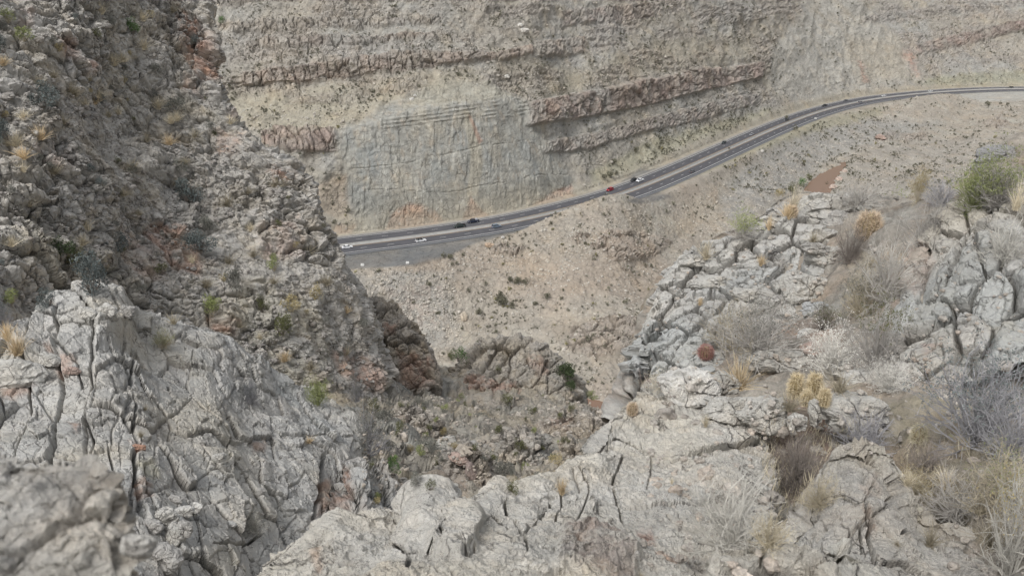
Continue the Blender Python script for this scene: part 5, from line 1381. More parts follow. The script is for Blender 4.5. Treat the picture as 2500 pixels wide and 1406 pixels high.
for g_ in [
    (1935, 520, 62, 80, ('s', 0), 'tall pale grass tuft left of the crowning boulder'), (1922, 535, 46, 50, ('g', 0), 'golden grass tuft just below the tall pale one'), (1722, 632, 52, 60, ('s', 1), 'straw coloured tuft on the left rim of the blocky outcrop'),
    (1876, 562, 24, 50, ('g', 1), 'narrow golden tuft on the outcrop shoulder'), (1857, 648, 30, 34, ('g', 0), 'small golden tuft in a crack of the outcrop'), (2480, 512, 66, 90, ('s', 0), 'pale tall tuft at the upper right edge'), (1805, 945, 110, 90, ('g', 1), 'large golden tuft with long straw stalks above the flat grey boulder'),
    (1925, 1000, 90, 55, ('y', 0), 'grey tan tuft left of the golden cacti'), (2048, 955, 86, 76, ('y', 1), 'grey tan tuft right of the golden cacti'), (1708, 745, 22, 24, ('g', 0), 'tiny golden tuft low on the blocky outcrop'), (45, 865, 66, 80, ('g', 1), 'golden tuft at the left edge on the rock face crest'),
    (20, 830, 44, 60, ('g', 0), 'brownish tuft behind the golden one at the left edge'), (1372, 1205, 44, 52, ('g', 0), 'golden tuft in the cleft of the limestone slab'), (1722, 1040, 32, 40, ('s', 1), 'little straw tuft on the slab below the rough white boulder'), (2215, 1185, 60, 50, ('s', 1), 'straw tuft behind the rounded ledge'),
    (2100, 592, 54, 62, ('g', 0), 'rust straw tuft leaning on the left of the orange spined cactus ball'), (1985, 590, 46, 34, ('y', 0), 'tan tuft under the crowning boulder'), (2130, 650, 60, 44, ('y', 1), 'tan tuft in the hollow below the orange cactus ball'), (1860, 1350, 90, 100, ('y', 0), 'grey tan tuft between the slab and the front ledge'), (1760, 1390, 60, 80, ('y', 1), 'tan tuft in the gap at the bottom edge'),
    (345, 1065, 26, 22, ('y', 0), 'small olive tuft in a joint of the left rock face'), (355, 1000, 20, 18, ('y', 1), 'tiny tan tuft in a joint of the left rock face'), (755, 1080, 36, 20, ('g', 1), 'small tan tuft on the dark ledge of the left rock face'), (2270, 1330, 70, 80, ('y', 1), 'tan tuft right of the rounded ledge'),
    (2420, 1330, 110, 120, ('y', 0), 'broad tan tuft in the lower right corner'), (2310, 1190, 80, 60, ('s', 1), 'straw tuft beside the flat blue grey boulder'), (1560, 1405, 30, 14, ('y', 0), 'tiny tuft at the bottom of the slab'), (2190, 1330, 30, 24, ('y', 1), 'tiny tuft on top of the rounded ledge'),
    (1640, 1180, 20, 22, ('s', 0), 'small straw tuft on the slab face'), (2390, 1250, 100, 100, ('y', 1), 'grey tan tuft under the tall wispy shrub')]:
    tuft(*g_[:5], g_[5], tall=stalks if 'stalks' in g_[5] or 'cleft' in g_[5] else None)

# ---- cacti
M_CSK = simple_mat('cactus_skin', (.24, .19, .10), .7, var=.15, scale=20); M_CRED = simple_mat('cactus_spine_red', (.36, .20, .17), .6, var=.15, scale=30)
M_CGOLD = simple_mat('cactus_spine_gold', (.66, .56, .38), .6, var=.15, scale=30); M_CORG = simple_mat('cactus_spine_orange', (.58, .47, .35), .6, var=.2, scale=30); M_CPALE = simple_mat('cactus_spine_pale', (.55, .50, .36), .6, var=.15, scale=30)
def cactus_meshes(seed, w, h, slen, nr, ny, mats, cl=5, sw=.006):
    rng = np.random.default_rng(seed); mb = MB(); rings = []
    for i in range(9):
        f = i / 8.0; z = h * f; rr = .5 * w * (math.sin(math.pi * min(.98, .16 + .84 * f)) ** .45 if f > .4 else (.82 + .18 * f / .4)) if h > w * 1.2 else .5 * w * math.sin(math.pi * (.1 + .88 * f)) ** .6
        rings.append([(rr * (1 - .13 * (k % 2)) * math.cos(math.pi * k / nr), rr * (1 - .13 * (k % 2)) * math.sin(math.pi * k / nr), z) for k in range(2 * nr)])
    mb.loft(rings); body = mb.mesh('stem', mats[0])
    Vs = []; F = []
    b = 0
    for i in range(ny):
        f = (i + .5) / ny; z = h * f; k_ = min(8, int(f * 8)); rr = np.linalg.norm(np.array(rings[k_][0])[:2])
        for j in range(nr):
            an = 2 * math.pi * j / nr; c = np.array([rr * math.cos(an), rr * math.sin(an), z]); nrm = np.array([math.cos(an) * (1 - .5 * f), math.sin(an) * (1 - .5 * f), (f - .35) * 1.4]); nrm /= np.linalg.norm(nrm)
            for _ in range(cl):
                d = nrm * .8 + rng.normal(0, .55, 3); d /= np.linalg.norm(d); sd = np.cross(d, rng.normal(size=3)); sd /= np.linalg.norm(sd)
                Vs += [c - sd * sw, c + sd * sw, c + d * slen * rng.uniform(.6, 1.2)]; F.append((b, b + 1, b + 2)); b += 3
    return body, mesh_np('spines', np.array(Vs), np.array(F), mats[1])
cacti = [
    (1722, 872, 38, 38, 'barrel', M_CRED, 'red spined round cactus on the lower left of the blocky outcrop', None), 
    (1543, 1008, 28, 34, 'barrel', M_CORG, 'brown spined little cactus on the rim left of the rough white boulder', 5.0), (2118, 575, 60, 72, 'barrel', M_CORG, 'orange spined cactus ball like a sheaf of hay beside the green tipped shrub', None), (1940, 965, 38, 74, 'column', M_CGOLD, 'left golden spined column cactus', 4.85),
    (1984, 968, 40, 80, 'column', M_CGOLD, 'tallest golden spined column cactus, in the middle of the clump', 4.8), (2010, 985, 30, 50, 'column', M_CGOLD, 'short golden spined cactus at the right of the clump', 4.75), (1968, 985, 30, 44, 'column', M_CGOLD, 'short golden spined cactus between the two tall ones', 4.7),
    (2240, 1075, 36, 52, 'column', M_CPALE, 'pale spined cactus at the foot of the biggest blue grey shrub', 4.6), (1930, 530, 30, 36, 'barrel', M_CORG, 'small orange spined cactus below the pale tuft on the outcrop', None)]
for i, (px, py, w, h, kd, ms, lb, tt) in enumerate(cacti):
    p, ts = surf(px, py)
    if tt: ts = min(tt, ts - .02); p = P(px, py, ts)
    W, H = size_at(w, ts) * .8, size_at(h, ts) * .82
    body, sp = cactus_meshes(50 + i, W, H, W * (.42 if kd == 'column' else .30), 11 if kd == 'column' else 14, 14, (M_CSK, ms), cl=11, sw=W * .016)
    o = empty('cactus', p - np.array([0, 0, H * .08])); tag(o, lb, 'cactus', 'cacti among the near rocks')
    link('stem', body, o); link('spines', sp, o)

# ---- bushes on the hillside and in the gully
BM = {}
for k, (ml, ms) in {'blue': (L_BLUE, TW_DARK), 'grey': (L_GREY, TW_GREY), 'olive': (L_OLIVE, TW_DARK), 'yellow': (L_YEL, TW_TAN), 'green': (L_GRN, TW_DARK), 'dark': (L_DARK, TW_DARK), 'straw': (L_STRAW, TW_TAN)}.items():
    BM[k] = [bush_meshes(hash(len(k)) % 1000 + 13 * j + len(BM), 1300 if k in ('blue', 'dark', 'grey') else 900, .026, ml, ms, up=.72) for j in range(2)]
def bush(px, py, w, h, kind, label, group, name='bush', cat='bush'):
    p, ts = surf(px, py); s = size_at(w, ts); hh = size_at(h, ts)
    o = empty(name, p - np.array([0, 0, .05 * hh]), random.uniform(0, 6.28)); tag(o, label, cat, group)
    a, b = BM[kind][random.randrange(2)]
    link('foliage', a, o); link('stem', b, o)
    o.scale = (s * 1.05, s * 1.05, hh / .72)
    return o
GH = 'bushes scattered over the left hillside'
for b_ in [
    (225, 715, 100, 100, 'blue', 'largest blue grey bush on the left hillside, above the rock face'), (325, 85, 38, 42, 'green', 'bright green bush near the top of the left hillside'), (430, 270, 50, 40, 'grey', 'green grey bush at the middle of the left hillside near its edge'), (295, 610, 54, 44, 'blue', 'blue grey bush above and right of the largest one'),
    (150, 630, 70, 60, 'dark', 'dark green bush above the largest blue grey one'), (195, 650, 60, 50, 'olive', 'olive bush touching the dark green one'), (490, 610, 90, 50, 'blue', 'wide blue grey bush in the centre of the hillside beside red earth'), (455, 490, 70, 52, 'blue', 'blue grey bush below the long dark ledge'),
    (520, 770, 60, 60, 'yellow', 'yellow green bush above the red hollow'), (690, 815, 70, 60, 'olive', 'grey olive bush low on the right part of the hillside'), (670, 660, 34, 46, 'yellow', 'upright yellow green bush right of the red earth'), (395, 665, 34, 26, 'olive', 'small olive bush on the red earth'),
    (715, 760, 60, 40, 'straw', 'straw coloured bush above the grey olive one'), (505, 560, 50, 40, 'grey', 'pale grey bush right of the blue grey bush'), (440, 420, 40, 36, 'grey', 'grey bush in the crevice high on the hillside'), (110, 260, 70, 60, 'blue', 'blurred blue grey bush on the upper left slope'),
    (15, 345, 50, 50, 'blue', 'blue grey bush cut by the left edge'), (20, 55, 40, 34, 'yellow', 'yellow bush in the top left corner'), (60, 100, 50, 34, 'yellow', 'yellow bush below the corner one'), (8, 130, 40, 40, 'blue', 'blue bush at the left edge near the top'),
    (30, 740, 50, 40, 'yellow', 'yellow bush at the left edge above the rock face'), (120, 745, 60, 40, 'blue', 'low blue grey bush left of the largest one'), (575, 700, 50, 60, 'grey', 'grey bush in the rubble right of the red earth'), (640, 760, 40, 40, 'olive', 'olive bush left of the straw coloured one'),
    (770, 730, 40, 40, 'straw', 'straw bush near the right edge of the hillside'), (820, 770, 36, 30, 'straw', 'smaller straw bush near the right edge of the hillside'), (540, 60, 24, 20, 'green', 'little green bush beside the red cleft'), (380, 180, 40, 30, 'grey', 'grey bush on the upper slope below the bright green one'),
    (890, 800, 26, 30, 'grey', 'grey bush where the hillside meets the rock stack')]:
    bush(b_[0], b_[1], b_[2] * 1.25, b_[3] * 1.2, b_[4], b_[5], GH)
rg = random.Random(5)
for (px, py) in [(10, 158), (185, 240), (205, 262), (230, 255), (262, 290), (285, 285), (355, 115), (40, 350), (22, 350), (415, 300), (430, 295), (55, 425), (140, 420), (330, 420), (60, 385), (170, 230), (275, 162), (295, 155), (240, 240), (150, 300), (345, 520), (560, 300),
                 (600, 470), (560, 500), (430, 455), (445, 400), (415, 350), (360, 350), (100, 340), (75, 500), (210, 560), (300, 480), (200, 600), (35, 600), (560, 640), (620, 620), (680, 450), (750, 620), (760, 545), (665, 240 + 450), (500, 700), (470, 640), (430, 790), (640, 830),
                 (590, 800), (850, 760), (840, 860), (700, 880), (760, 900), (345, 50), (420, 30), (250, 30), (130, 190), (90, 210), (60, 290), (390, 260), (480, 330), (520, 410), (610, 560), (800, 690)]:
    k = rg.choice(['s', 's', 'y', 'y', 'g']); w = rg.uniform(20, 36)
    tuft(px + rg.uniform(-6, 6), py + rg.uniform(-6, 6), w * 1.7, w * 1.2, (k, rg.randrange(2)), {'g': 'small golden', 's': 'small straw coloured', 'y': 'small greyish'}[k] + ' grass tuft on the ' + where(px, py, 0, 800, 0, 900) + ' of the left hillside', 'grass tufts on the left hillside')
GG = 'bushes in the gully'
for b_ in [
    (1048, 1105, 84, 62, 'grey', 'widest grey green bush in the middle of the gully'), (1070, 1135, 34, 32, 'olive', 'round olive bush below the widest one'), (1137, 998, 26, 28, 'olive', 'olive bush under the red spur'), (1068, 1000, 26, 24, 'olive', 'round olive bush left of the red spur'),
    (962, 1160, 50, 66, 'green', 'upright green bush right of the large grey shrub'), (1016, 1180, 44, 40, 'grey', 'purplish grey bush right of the upright green one'), (1052, 1195, 40, 40, 'olive', 'green bush right of the purplish grey one'), (1090, 1205, 30, 30, 'yellow', 'yellow bush at the left of the gully pile'),
    (1230, 1165, 66, 70, 'grey', 'grey green bush right of the gully pile'), (1200, 1130, 44, 44, 'olive', 'olive bush behind the grey green one right of the pile'), (1318, 1180, 60, 44, 'grey', 'grey bush just above the slab crest'), (1385, 930, 84, 66, 'dark', 'large dark green bush beside the river'), (1395, 955, 50, 40, 'dark', 'dark green bush touching the large one at the river'),
    (1120, 880, 60, 44, 'green', 'green bush left of the middle spur'), (1172, 860, 44, 36, 'dark', 'dark bush behind the middle spur'), (1100, 875, 30, 30, 'olive', 'olive bush at the left of the spur'), (1442, 972, 50, 24, 'yellow', 'bright low green bush on the river bank'), (1512, 975, 30, 34, 'green', 'green bush on the river bank at the rim'),
    (945, 1030, 50, 50, 'grey', 'grey bush high in the cleft'), (915, 1010, 40, 60, 'olive', 'green bush at the top of the cleft'), (1000, 1105, 30, 30, 'straw', 'straw bush left of the widest gully bush'), (1025, 1110, 40, 34, 'yellow', 'yellow green bush touching the widest gully bush'), (1240, 1090, 40, 40, 'olive', 'dark olive bush in the right branch of the gully'),
    (1270, 1100, 40, 50, 'olive', 'olive bush below the knob'), (1110, 1040, 50, 40, 'grey', 'grey bush in mid gully'), (1170, 1030, 50, 36, 'grey', 'grey bush below the red spur'), (1215, 1060, 44, 36, 'olive', 'olive grey bush in mid gully, to the right'), (980, 1050, 44, 36, 'olive', 'olive bush near the cleft top'),
    (1360, 1130, 50, 30, 'straw', 'straw bush right above the slab'), (1280, 1150, 36, 30, 'yellow', 'yellow green bush above the slab crest'), (1250, 1200, 50, 40, 'olive', 'olive bush hugging the slab crest'), (1080, 1060, 30, 26, 'straw', 'straw bush behind the widest one'), (1300, 1010, 36, 30, 'olive', 'olive bush left of the rock knob'),
    (1240, 985, 50, 34, 'olive', 'olive bush at the foot of the red spur'), (1330, 980, 30, 24, 'yellow', 'small yellow bush above the rock knob'), (990, 1210, 50, 40, 'straw', 'straw bush beside the rock rib'), (950, 1100, 40, 44, 'grey', 'grey bush between the large shrub and the gully'), (1215, 905, 24, 16, 'olive', 'small olive bush on top of the middle spur')]:
    bush(*b_, GG)
for b_ in [(1932, 470, 40, 30, 'olive', 'olive bush on the river bank left of the muddy pool'), (1955, 455, 34, 26, 'green', 'green bush at the left edge of the muddy pool'), (1975, 438, 26, 20, 'olive', 'small olive bush higher on the left bank of the pool'), (1900, 480, 34, 26, 'straw', 'straw coloured bush left of the river bank bushes')]:
    bush(*b_, 'bushes on the river bank')
for i in range(110):
    px = rg.uniform(900, 1500); py = rg.uniform(970, 1260)
    k = rg.choice(['grey', 'olive', 'straw', 'grey', 'yellow', 'olive']); w = rg.uniform(12, 30)
    if surf(px, py)[1] < 14: continue
    bush(px, py, w, w * .8, k, {'grey': 'small grey bush', 'olive': 'small olive bush', 'straw': 'small straw coloured bush', 'yellow': 'small yellow green bush'}[k] + ' on the ' + where(px, py, 900, 1500, 970, 1260) + ' of the gully floor' if k else {'grey': 'small grey bush among many on the floor of the gully', 'olive': 'small olive bush among many on the floor of the gully', 'straw': 'small straw coloured bush among many on the floor of the gully', 'yellow': 'small yellow green bush among many on the floor of the gully'}[k], 'small bushes on the gully floor')
for i in range(70):
    py = rg.uniform(40, 900); xr = float(np.interp(py, [0, 190, 400, 640, 900], [480, 500, 680, 800, 890])); px = rg.uniform(0, xr)
    k = rg.choice(['grey', 'blue', 'straw', 'grey', 'olive']); w = rg.uniform(14, 34)
    if surf(px, py)[1] < 26: continue
    bush(px, py, w, w * .8, k, {'grey': 'small grey bush', 'olive': 'small olive bush', 'straw': 'small straw coloured bush', 'blue': 'small blue grey bush'}[k] + ' in the rubble at the ' + where(px, py, 0, 900, 0, 900) + ' of the left hillside' if k else {'grey': 'small grey bush among many in the rubble of the left hillside', 'blue': 'small blue grey bush among many in the rubble of the left hillside', 'olive': 'small olive bush among many in the rubble of the left hillside', 'straw': 'small straw coloured bush among many in the rubble of the left hillside'}[k], 'small bushes on the left hillside')

# ---- far shrubs: creosote dots on the canyon slopes
rng = np.random.default_rng(77)
def clump(seed, n=26):
    r = np.random.default_rng(seed); V, F = leaf_cloud(blob_points(n * 2, r, .75, 5)[:n], 1, .02, .17, r)
    return V, F
CLV = [clump(s_) for s_ in range(5)]
fx, fy = FARX.ravel(), FARY.ravel(); fV = FARV.reshape(-1, 3)
okv = (fx > 500) & (fx < 2540) & (fy > -15) & (fy < 1000) & (dR.ravel() > 17) & (mface.ravel() < .3) & (mapr.ravel() < .2) & (mtur.ravel() < .2) & (mtu2.ravel() < .2) & (mtu3.ravel() < .2)
zi = ((fy + 300) / 4).astype(int).clip(0, 519); zj = ((fx + 500) / 4).astype(int).clip(0, 879)
okv &= FARD.ravel() < ZB[zi, zj] * 1.03
dens = sstep(-.35, .5, fbm(fV / 30.0, 3, 501)) + .25
dens = dens * (1 + 2.2 * poly_mask(fx, fy, [(1440, 430), (1600, 330), (1900, 250), (1900, 275), (1700, 350), (1500, 440)], 10) + 2.0 * poly_mask(fx, fy, [(1620, 440), (1960, 300), (2160, 262), (2200, 300), (1960, 350), (1700, 450)], 10)
               + .8 * poly_mask(fx, fy, [(2050, 400), (2200, 340), (2540, 300), (2540, 480), (2040, 480)], 10) + 1.0 * poly_mask(fx, fy, [(1300, 150), (1900, 20), (1900, 230), (1400, 220)], 20))
dens = dens * (1 - .6 * poly_mask(fx, fy, [(860, 660), (1300, 560), (1500, 490), (1700, 520), (1650, 900), (900, 900)], 20)) * (.25 + 1.5 * sstep(-.1, .35, fbm(fV / 9.0, 2, 504))) * (1 - .6 * poly_mask(fx, fy, FAN, 10)) * (1 - .75 * np.clip(mb_all.ravel(), 0, 1))
pr_ = np.where(okv, dens, 0); pr_ /= pr_.sum()
pick = rng.choice(len(fV), 8200, replace=False, p=pr_)
sz = rng.lognormal(.10, .42, len(pick)).clip(.5, 3.0)
sz = np.where(FARD.ravel()[pick] > 480, sz * 1.15, sz)
big = [(1169, 768, 30), (1228, 745, 44), (1222, 730, 30), (1264, 693, 34), (1245, 688, 24), (1285, 692, 24), (1336, 728, 26), (1307, 745, 20), (1187, 696, 16), (1048, 698, 22), (1070, 767, 16), (969, 703, 9), (1250, 745, 18), (1100, 632, 24), (1085, 628, 20), (1115, 645, 14), (1130, 625, 14), (1103, 648, 14), (1490, 432, 28), (1475, 436, 22), (1505, 428, 18),
       (1552, 372, 24), (1580, 360, 20), (1600, 376, 14), (1500, 400, 24), (1920, 290, 16), (1940, 318, 20), (1965, 330, 14), (1700, 455, 10), (2150, 362, 12), (1780, 365, 10), (2410, 258, 20), (2440, 255, 12), (2460, 257, 12), (790, 556, 20), (845, 548, 10), (1180, 905, 16), (1600, 300, 12)]
vb = {}
order = np.argsort(-(sz / FARD.ravel()[pick]))
ind = order[:260]; rest = order[260:]
CLM = [mesh_np('shrub', V, F, L_FAR) for V, F in CLV]; CLG = [mesh_np('shrub', V, F, L_FARG) for V, F in CLV]
BIGM = []
for s_ in range(3):
    V, F = leaf_cloud(blob_points(500, np.random.default_rng(60 + s_), .8, 9), 1, .015, .05, np.random.default_rng(s_)); BIGM.append(mesh_np('shrub', V, F, L_FAR))
for k, (px, py, w) in enumerate(big):
    p, ts = surf(px, py); s = size_at(w, ts)
    o = link('shrub', BIGM[k % 3]); o.location = p; o.scale = (s, s, s * .9); o.rotation_euler = (0, 0, rg.uniform(0, 6))
    tag(o, 'larger brown grey shrub ' + ('above the highway' if py < np.interp(px, [780, 1400, 2500], [580, 480, 205]) else 'below the highway') + ', ' + where(px, py, 780, 2500, 230, 900) + ' of the slopes', 'shrub', 'larger shrubs on the far slopes')
for i in ind:
    p = fV[pick[i]]; g = fy[pick[i]] > 250 and rg.random() < .3
    o = link('shrub', (CLG if g else CLM)[rg.randrange(5)]); o.location = p; s = sz[i] * 1.25; o.scale = (s, s, s * .8); o.rotation_euler = (0, 0, rg.uniform(0, 6))
    tag(o, 'tiny ' + ('yellowish' if g else 'dark') + ' desert shrub dotting the ' + where(fx[pick[i]], fy[pick[i]], 500, 2500, 0, 900) + ' of the slopes beside the highway', 'shrub', 'small desert shrubs on the far slopes')
def merge(pts, sizes, shapes, rng, flat=.8):
    Vs = []; Fs = []; b = 0
    for k in range(len(shapes)):
        ii = np.arange(k, len(pts), len(shapes)); V, F = shapes[k]
        an = rng.uniform(0, 6.28, len(ii)); c, s = np.cos(an), np.sin(an)
        X = V[None] * sizes[ii][:, None, None] * np.array([1, 1, flat])
        Y = np.stack([X[..., 0] * c[:, None] - X[..., 1] * s[:, None], X[..., 0] * s[:, None] + X[..., 1] * c[:, None], X[..., 2]], -1) + pts[ii][:, None]
        Vs.append(Y.reshape(-1, 3)); Fs.append((F[None] + np.arange(len(ii))[:, None, None] * len(V)).reshape(-1, F.shape[1]) + b); b += len(ii) * len(V)
    return np.concatenate(Vs), np.concatenate(Fs)
h2 = len(rest) * 3 // 4
V, F = merge(fV[pick[rest[:h2]]], sz[rest[:h2]] * 1.2, CLV, rng); o = link('desert_scrub', mesh_np('desert_scrub', V, F, L_FAR)); tag(o, 'countless dark shrubs dotting the far canyon slopes', 'scrub', kind='stuff')
V, F = merge(fV[pick[rest[h2:]]], sz[rest[h2:]] * 1.1, CLV, rng); o = link('dry_scrub', mesh_np('dry_scrub', V, F, L_FARG)); tag(o, 'countless yellowish dry plants dotting the far canyon slopes', 'scrub', kind='stuff')

# ---- loose stones
OCT = []
for s_ in range(6):
    V, F = boulder_shape(200 + s_, 4, (1, .8, .7), .1, 6); OCT.append((V, F))
def stones(name, pts, sizes, mat, col, label):
    V, F = merge(pts, sizes, OCT, rng, 1.0)
    per = np.repeat(rng.uniform(.72, 1.2, len(V) // 8 + 1), 8)[:len(V)]
    o = link(name, mesh_np(name, V, F, mat, np.clip(np.array(col) * per[:, None], 0, .7))); tag(o, label, 'stones', kind='stuff')
d2 = sstep(-.2, .45, fbm(fV / 18.0, 4, 502)) + .1 + 2.5 * poly_mask(fx, fy, [(900, 670), (1110, 665), (1120, 830), (950, 800)], 15) + 1.2 * poly_mask(fx, fy, [(1750, 480), (2000, 340), (2150, 350), (1900, 470)], 15)
pr_ = np.where(okv & (mb_all.ravel() < .3), d2, 0); pr_ /= pr_.sum()
pk = rng.choice(len(fV), 9000, replace=False, p=pr_)
stones('loose_stones', fV[pk], rng.lognormal(-.45, .45, len(pk)).clip(.3, 2.4), M_FAR, (.44, .41, .36), 'countless pale loose stones littering the far slopes')
hv = VL.reshape(-1, 3); hx, hy, hd = proj(hv)
okh = (hx > -40) & (hx < 940) & (hy > -30) & (hy < 960)
ph = np.where(okh, sstep(-.2, .4, fbm(hv / 7.0, 3, 503)), 0); ph /= ph.sum(); pk = rng.choice(len(hv), 3200, replace=False, p=ph)
stones('hillside_rubble', hv[pk] + np.array([0, -.1, .05]), rng.lognormal(-1.3, .5, len(pk)).clip(.12, 1.0), M_LEFT, (.33, .31, .285), 'countless loose stones in the rubble of the left hillside')
pts = []; szs = []
for i in range(2600):
    px = rng.uniform(880, 1540); py = rng.uniform(965, 1290); p, ts = surf(px, py)
    if ts < 14: continue
    pts.append(p); szs.append(rng.lognormal(-2.2, .6) * ts / 45)
stones('gully_rubble', np.array(pts), np.array(szs).clip(.02, .9), M_GULLY, (.40, .365, .32), 'countless loose stones on the floor of the gully')
pts = []; szs = []
for i in range(2200):
    px = rng.uniform(1560, 2520); py = rng.uniform(560, 1400); p, ts = surf(px, py)
    if 1900 < px < 2320 and py > 1110: continue
    if rng.random() < .6 and not (1850 < px < 2200 and (600 < py < 880 or 1020 < py < 1260)): continue
    pts.append(p); szs.append(rng.lognormal(-3.6, .55))
stones('ledge_pebbles', np.array(pts), np.array(szs).clip(.008, .12), M_SOIL, (.40, .37, .33), 'countless pebbles lying between the near rocks')
pts = []; szs = []
for i in range(2600):
    px = rng.uniform(2180, 2560) if i % 2 else rng.uniform(1860, 2080); py = rng.uniform(1090, 1400) if i % 2 else rng.uniform(1040, 1250); p, ts = surf(px, py)
    if ts < 3.9: continue
    pts.append(p); szs.append(rng.uniform(.03, .10))
blade = [(np.array([[-.03, 0, 0], [.03, 0, 0], [.28 * math.cos(a), .28 * math.sin(a), .9]]), np.array([[0, 1, 2]])) for a in range(6)]
V, F = merge(np.array(pts), np.array(szs), blade, rng, 1.0); o = link('dry_grass', mesh_np('dry_grass', V, F, G_STRAW)); tag(o, 'thin dry grass covering the soil between the near rocks', 'grass', kind='stuff')

# ================================================================== VEHICLES
def paint(name, col, metal=.0, rough=.3): return simple_mat(name, col, rough, metal, coat=.6)
M_GL = simple_mat('car_glass', (.012, .014, .016), .08, spec=.8); M_TY = simple_mat('tyre_rubber', (.02, .02, .02), .85); M_RIM = simple_mat('rim_metal', (.45, .45, .46), .35, .7)
M_LAMP = simple_mat('headlight_glass', (.75, .76, .78), .15); M_TAIL = simple_mat('taillight_plastic', (.35, .02, .02), .25); M_TRIM = simple_mat('black_trim', (.025, .025, .027), .6)
PAINTS = {'white': paint('paint_white', (.78, .79, .80)), 'black': paint('paint_black', (.014, .015, .017)), 'navy': paint('paint_navy', (.015, .022, .05)), 'red': paint('paint_red', (.36, .015, .03)), 'silver': paint('paint_silver', (.42, .43, .45), .4),
          'grey': paint('paint_grey', (.14, .145, .15), .3), 'blue': paint('paint_silver_blue', (.24, .30, .38), .4), 'green': paint('paint_dark_green', (.02, .035, .035), .2)}
def section(x, hw, z0, zb, rnd=.12):
    return [(x, -hw, z0 + rnd * .6), (x, -hw, zb - rnd), (x, -hw + rnd * .7, zb), (x, hw - rnd * .7, zb), (x, hw, zb - rnd), (x, hw, z0 + rnd * .6), (x, hw - rnd, z0), (x, -hw + rnd, z0)]
def make_vehicle(kind, col, name, label, roofmat=None):
    root = empty(name); tag(root, label, {'sedan': 'car', 'suv': 'car', 'pickup': 'pickup truck', 'van': 'van'}[kind], 'vehicles on the highway')
    pm = PAINTS[col]
    L, Wd, H = {'sedan': (4.8, .92, 1.45), 'suv': (4.8, .96, 1.72), 'pickup': (5.8, 1.0, 1.9), 'van': (5.1, .98, 1.85)}[kind]
    hl = L / 2; lift = {'sedan': .2, 'suv': .26, 'pickup': .36, 'van': .24}[kind]
    zb = {'sedan': .92, 'suv': 1.05, 'pickup': 1.15, 'van': 1.05}[kind]       # belt line
    hood = {'sedan': .80, 'suv': .98, 'pickup': 1.10, 'van': .95}[kind]
    st = [(-hl, Wd * .84, lift + .12, zb - .10), (-hl + .18, Wd * .96, lift, zb - .02), (-hl + 1.0, Wd, lift, zb), (0, Wd, lift, zb), (hl - 1.5, Wd, lift, zb - .02), (hl - 1.2, Wd, lift, hood), (hl - .45, Wd * .97, lift, hood - .08), (hl - .08, Wd * .88, lift + .05, hood - .2), (hl, Wd * .8, lift + .12, hood - .32)]
    mb = MB()
    if kind == 'pickup':
        mb.loft([section(x, w, a, b) for x, w, a, b in st if x > -0.9] if False else [section(x, w, a, b if x > -.95 else zb - .42) for x, w, a, b in [(-hl, Wd * .9, lift + .15, 0), (-hl + .15, Wd, lift, 0), (-.96, Wd, lift, 0), (-.94, Wd, lift, zb), (0, Wd, lift, zb), (hl - 1.6, Wd, lift, zb), (hl - 1.4, Wd, lift, hood), (hl - .4, Wd * .98, lift, hood - .05), (hl, Wd * .86, lift + .12, hood - .25)]])
        mb.box(-hl + .05, -.95, -Wd, -Wd + .09, zb - .5, zb); mb.box(-hl + .05, -.95, Wd - .09, Wd, zb - .5, zb); mb.box(-hl + .02, -hl + .1, -Wd + .02, Wd - .02, zb - .5, zb - .01)
    else:
        mb.loft([section(*s_) for s_ in st])
    mb.build('body', pm, root, smooth=False)
    # cabin: glass band with a painted roof on top
    cab = {'sedan': (-hl + .75, -hl + 1.5, .35, 1.15), 'suv': (-hl + .12, -hl + .55, .45, 1.2), 'pickup': (-.93, -.75, .75, 1.4), 'van': (-hl + .1, -hl + .35, 1.0, 1.75)}[kind]
    g = MB(); rf = MB()
    def ring(xa, xb, hw, z): return [(xa, -hw, z), (xb, -hw, z), (xb, hw, z), (xa, hw, z)]
    g.loft([ring(cab[0], cab[3], Wd * .93, zb - .01), ring(cab[1], cab[2], Wd * .76, H - .06)])
    g.build('window_glass', M_GL, root)
    rf.loft([ring(cab[1] - .06, cab[2] + .08, Wd * .78, H - .09), ring(cab[1] - .02, cab[2] + .03, Wd * .76, H - .02), ring(cab[1] + .15, cab[2] - .2, Wd * .62, H)])
    rf.build('roof', roofmat or pm, root)
    pl = MB()
    for sy in (-1, 1):
        for (xa, xb) in ((cab[0], cab[1]), (cab[3], cab[2]), ((cab[0] + cab[3]) / 2 - .1, (cab[1] + cab[2]) / 2)):
            a = np.array([xa, sy * Wd * .94, zb - .01]); b = np.array([xb, sy * Wd * .775, H - .07]); e = np.array([.09, 0, 0])
            pl.add([a - e * .5, a + e * .5, b + e * .5, b - e * .5, a - e * .5 - [0, sy * .05, 0], a + e * .5 - [0, sy * .05, 0], b + e * .5 - [0, sy * .05, 0], b - e * .5 - [0, sy * .05, 0]], [(0, 1, 2, 3), (7, 6, 5, 4), (0, 4, 5, 1), (3, 2, 6, 7), (0, 3, 7, 4), (1, 5, 6, 2)])
    pl.build('window_pillars', pm, root)
    wr = .34 if kind == 'sedan' else .38 if kind != 'pickup' else .42
    wt = MB(); wt.cyl((0, 0, 0), 'y', wr, .24, 18); wme = wt.mesh('wheel', M_TY); rt = MB(); rt.cyl((0, 0, 0), 'y', wr * .62, .26, 12); rme = rt.mesh('rim', M_RIM)
    for sx in (-hl + .95, hl - .95):
        for sy in (-1, 1):
            w_ = link('wheel', wme, root); w_.location = (sx, sy * (Wd - .12), wr); link('rim', rme, w_)
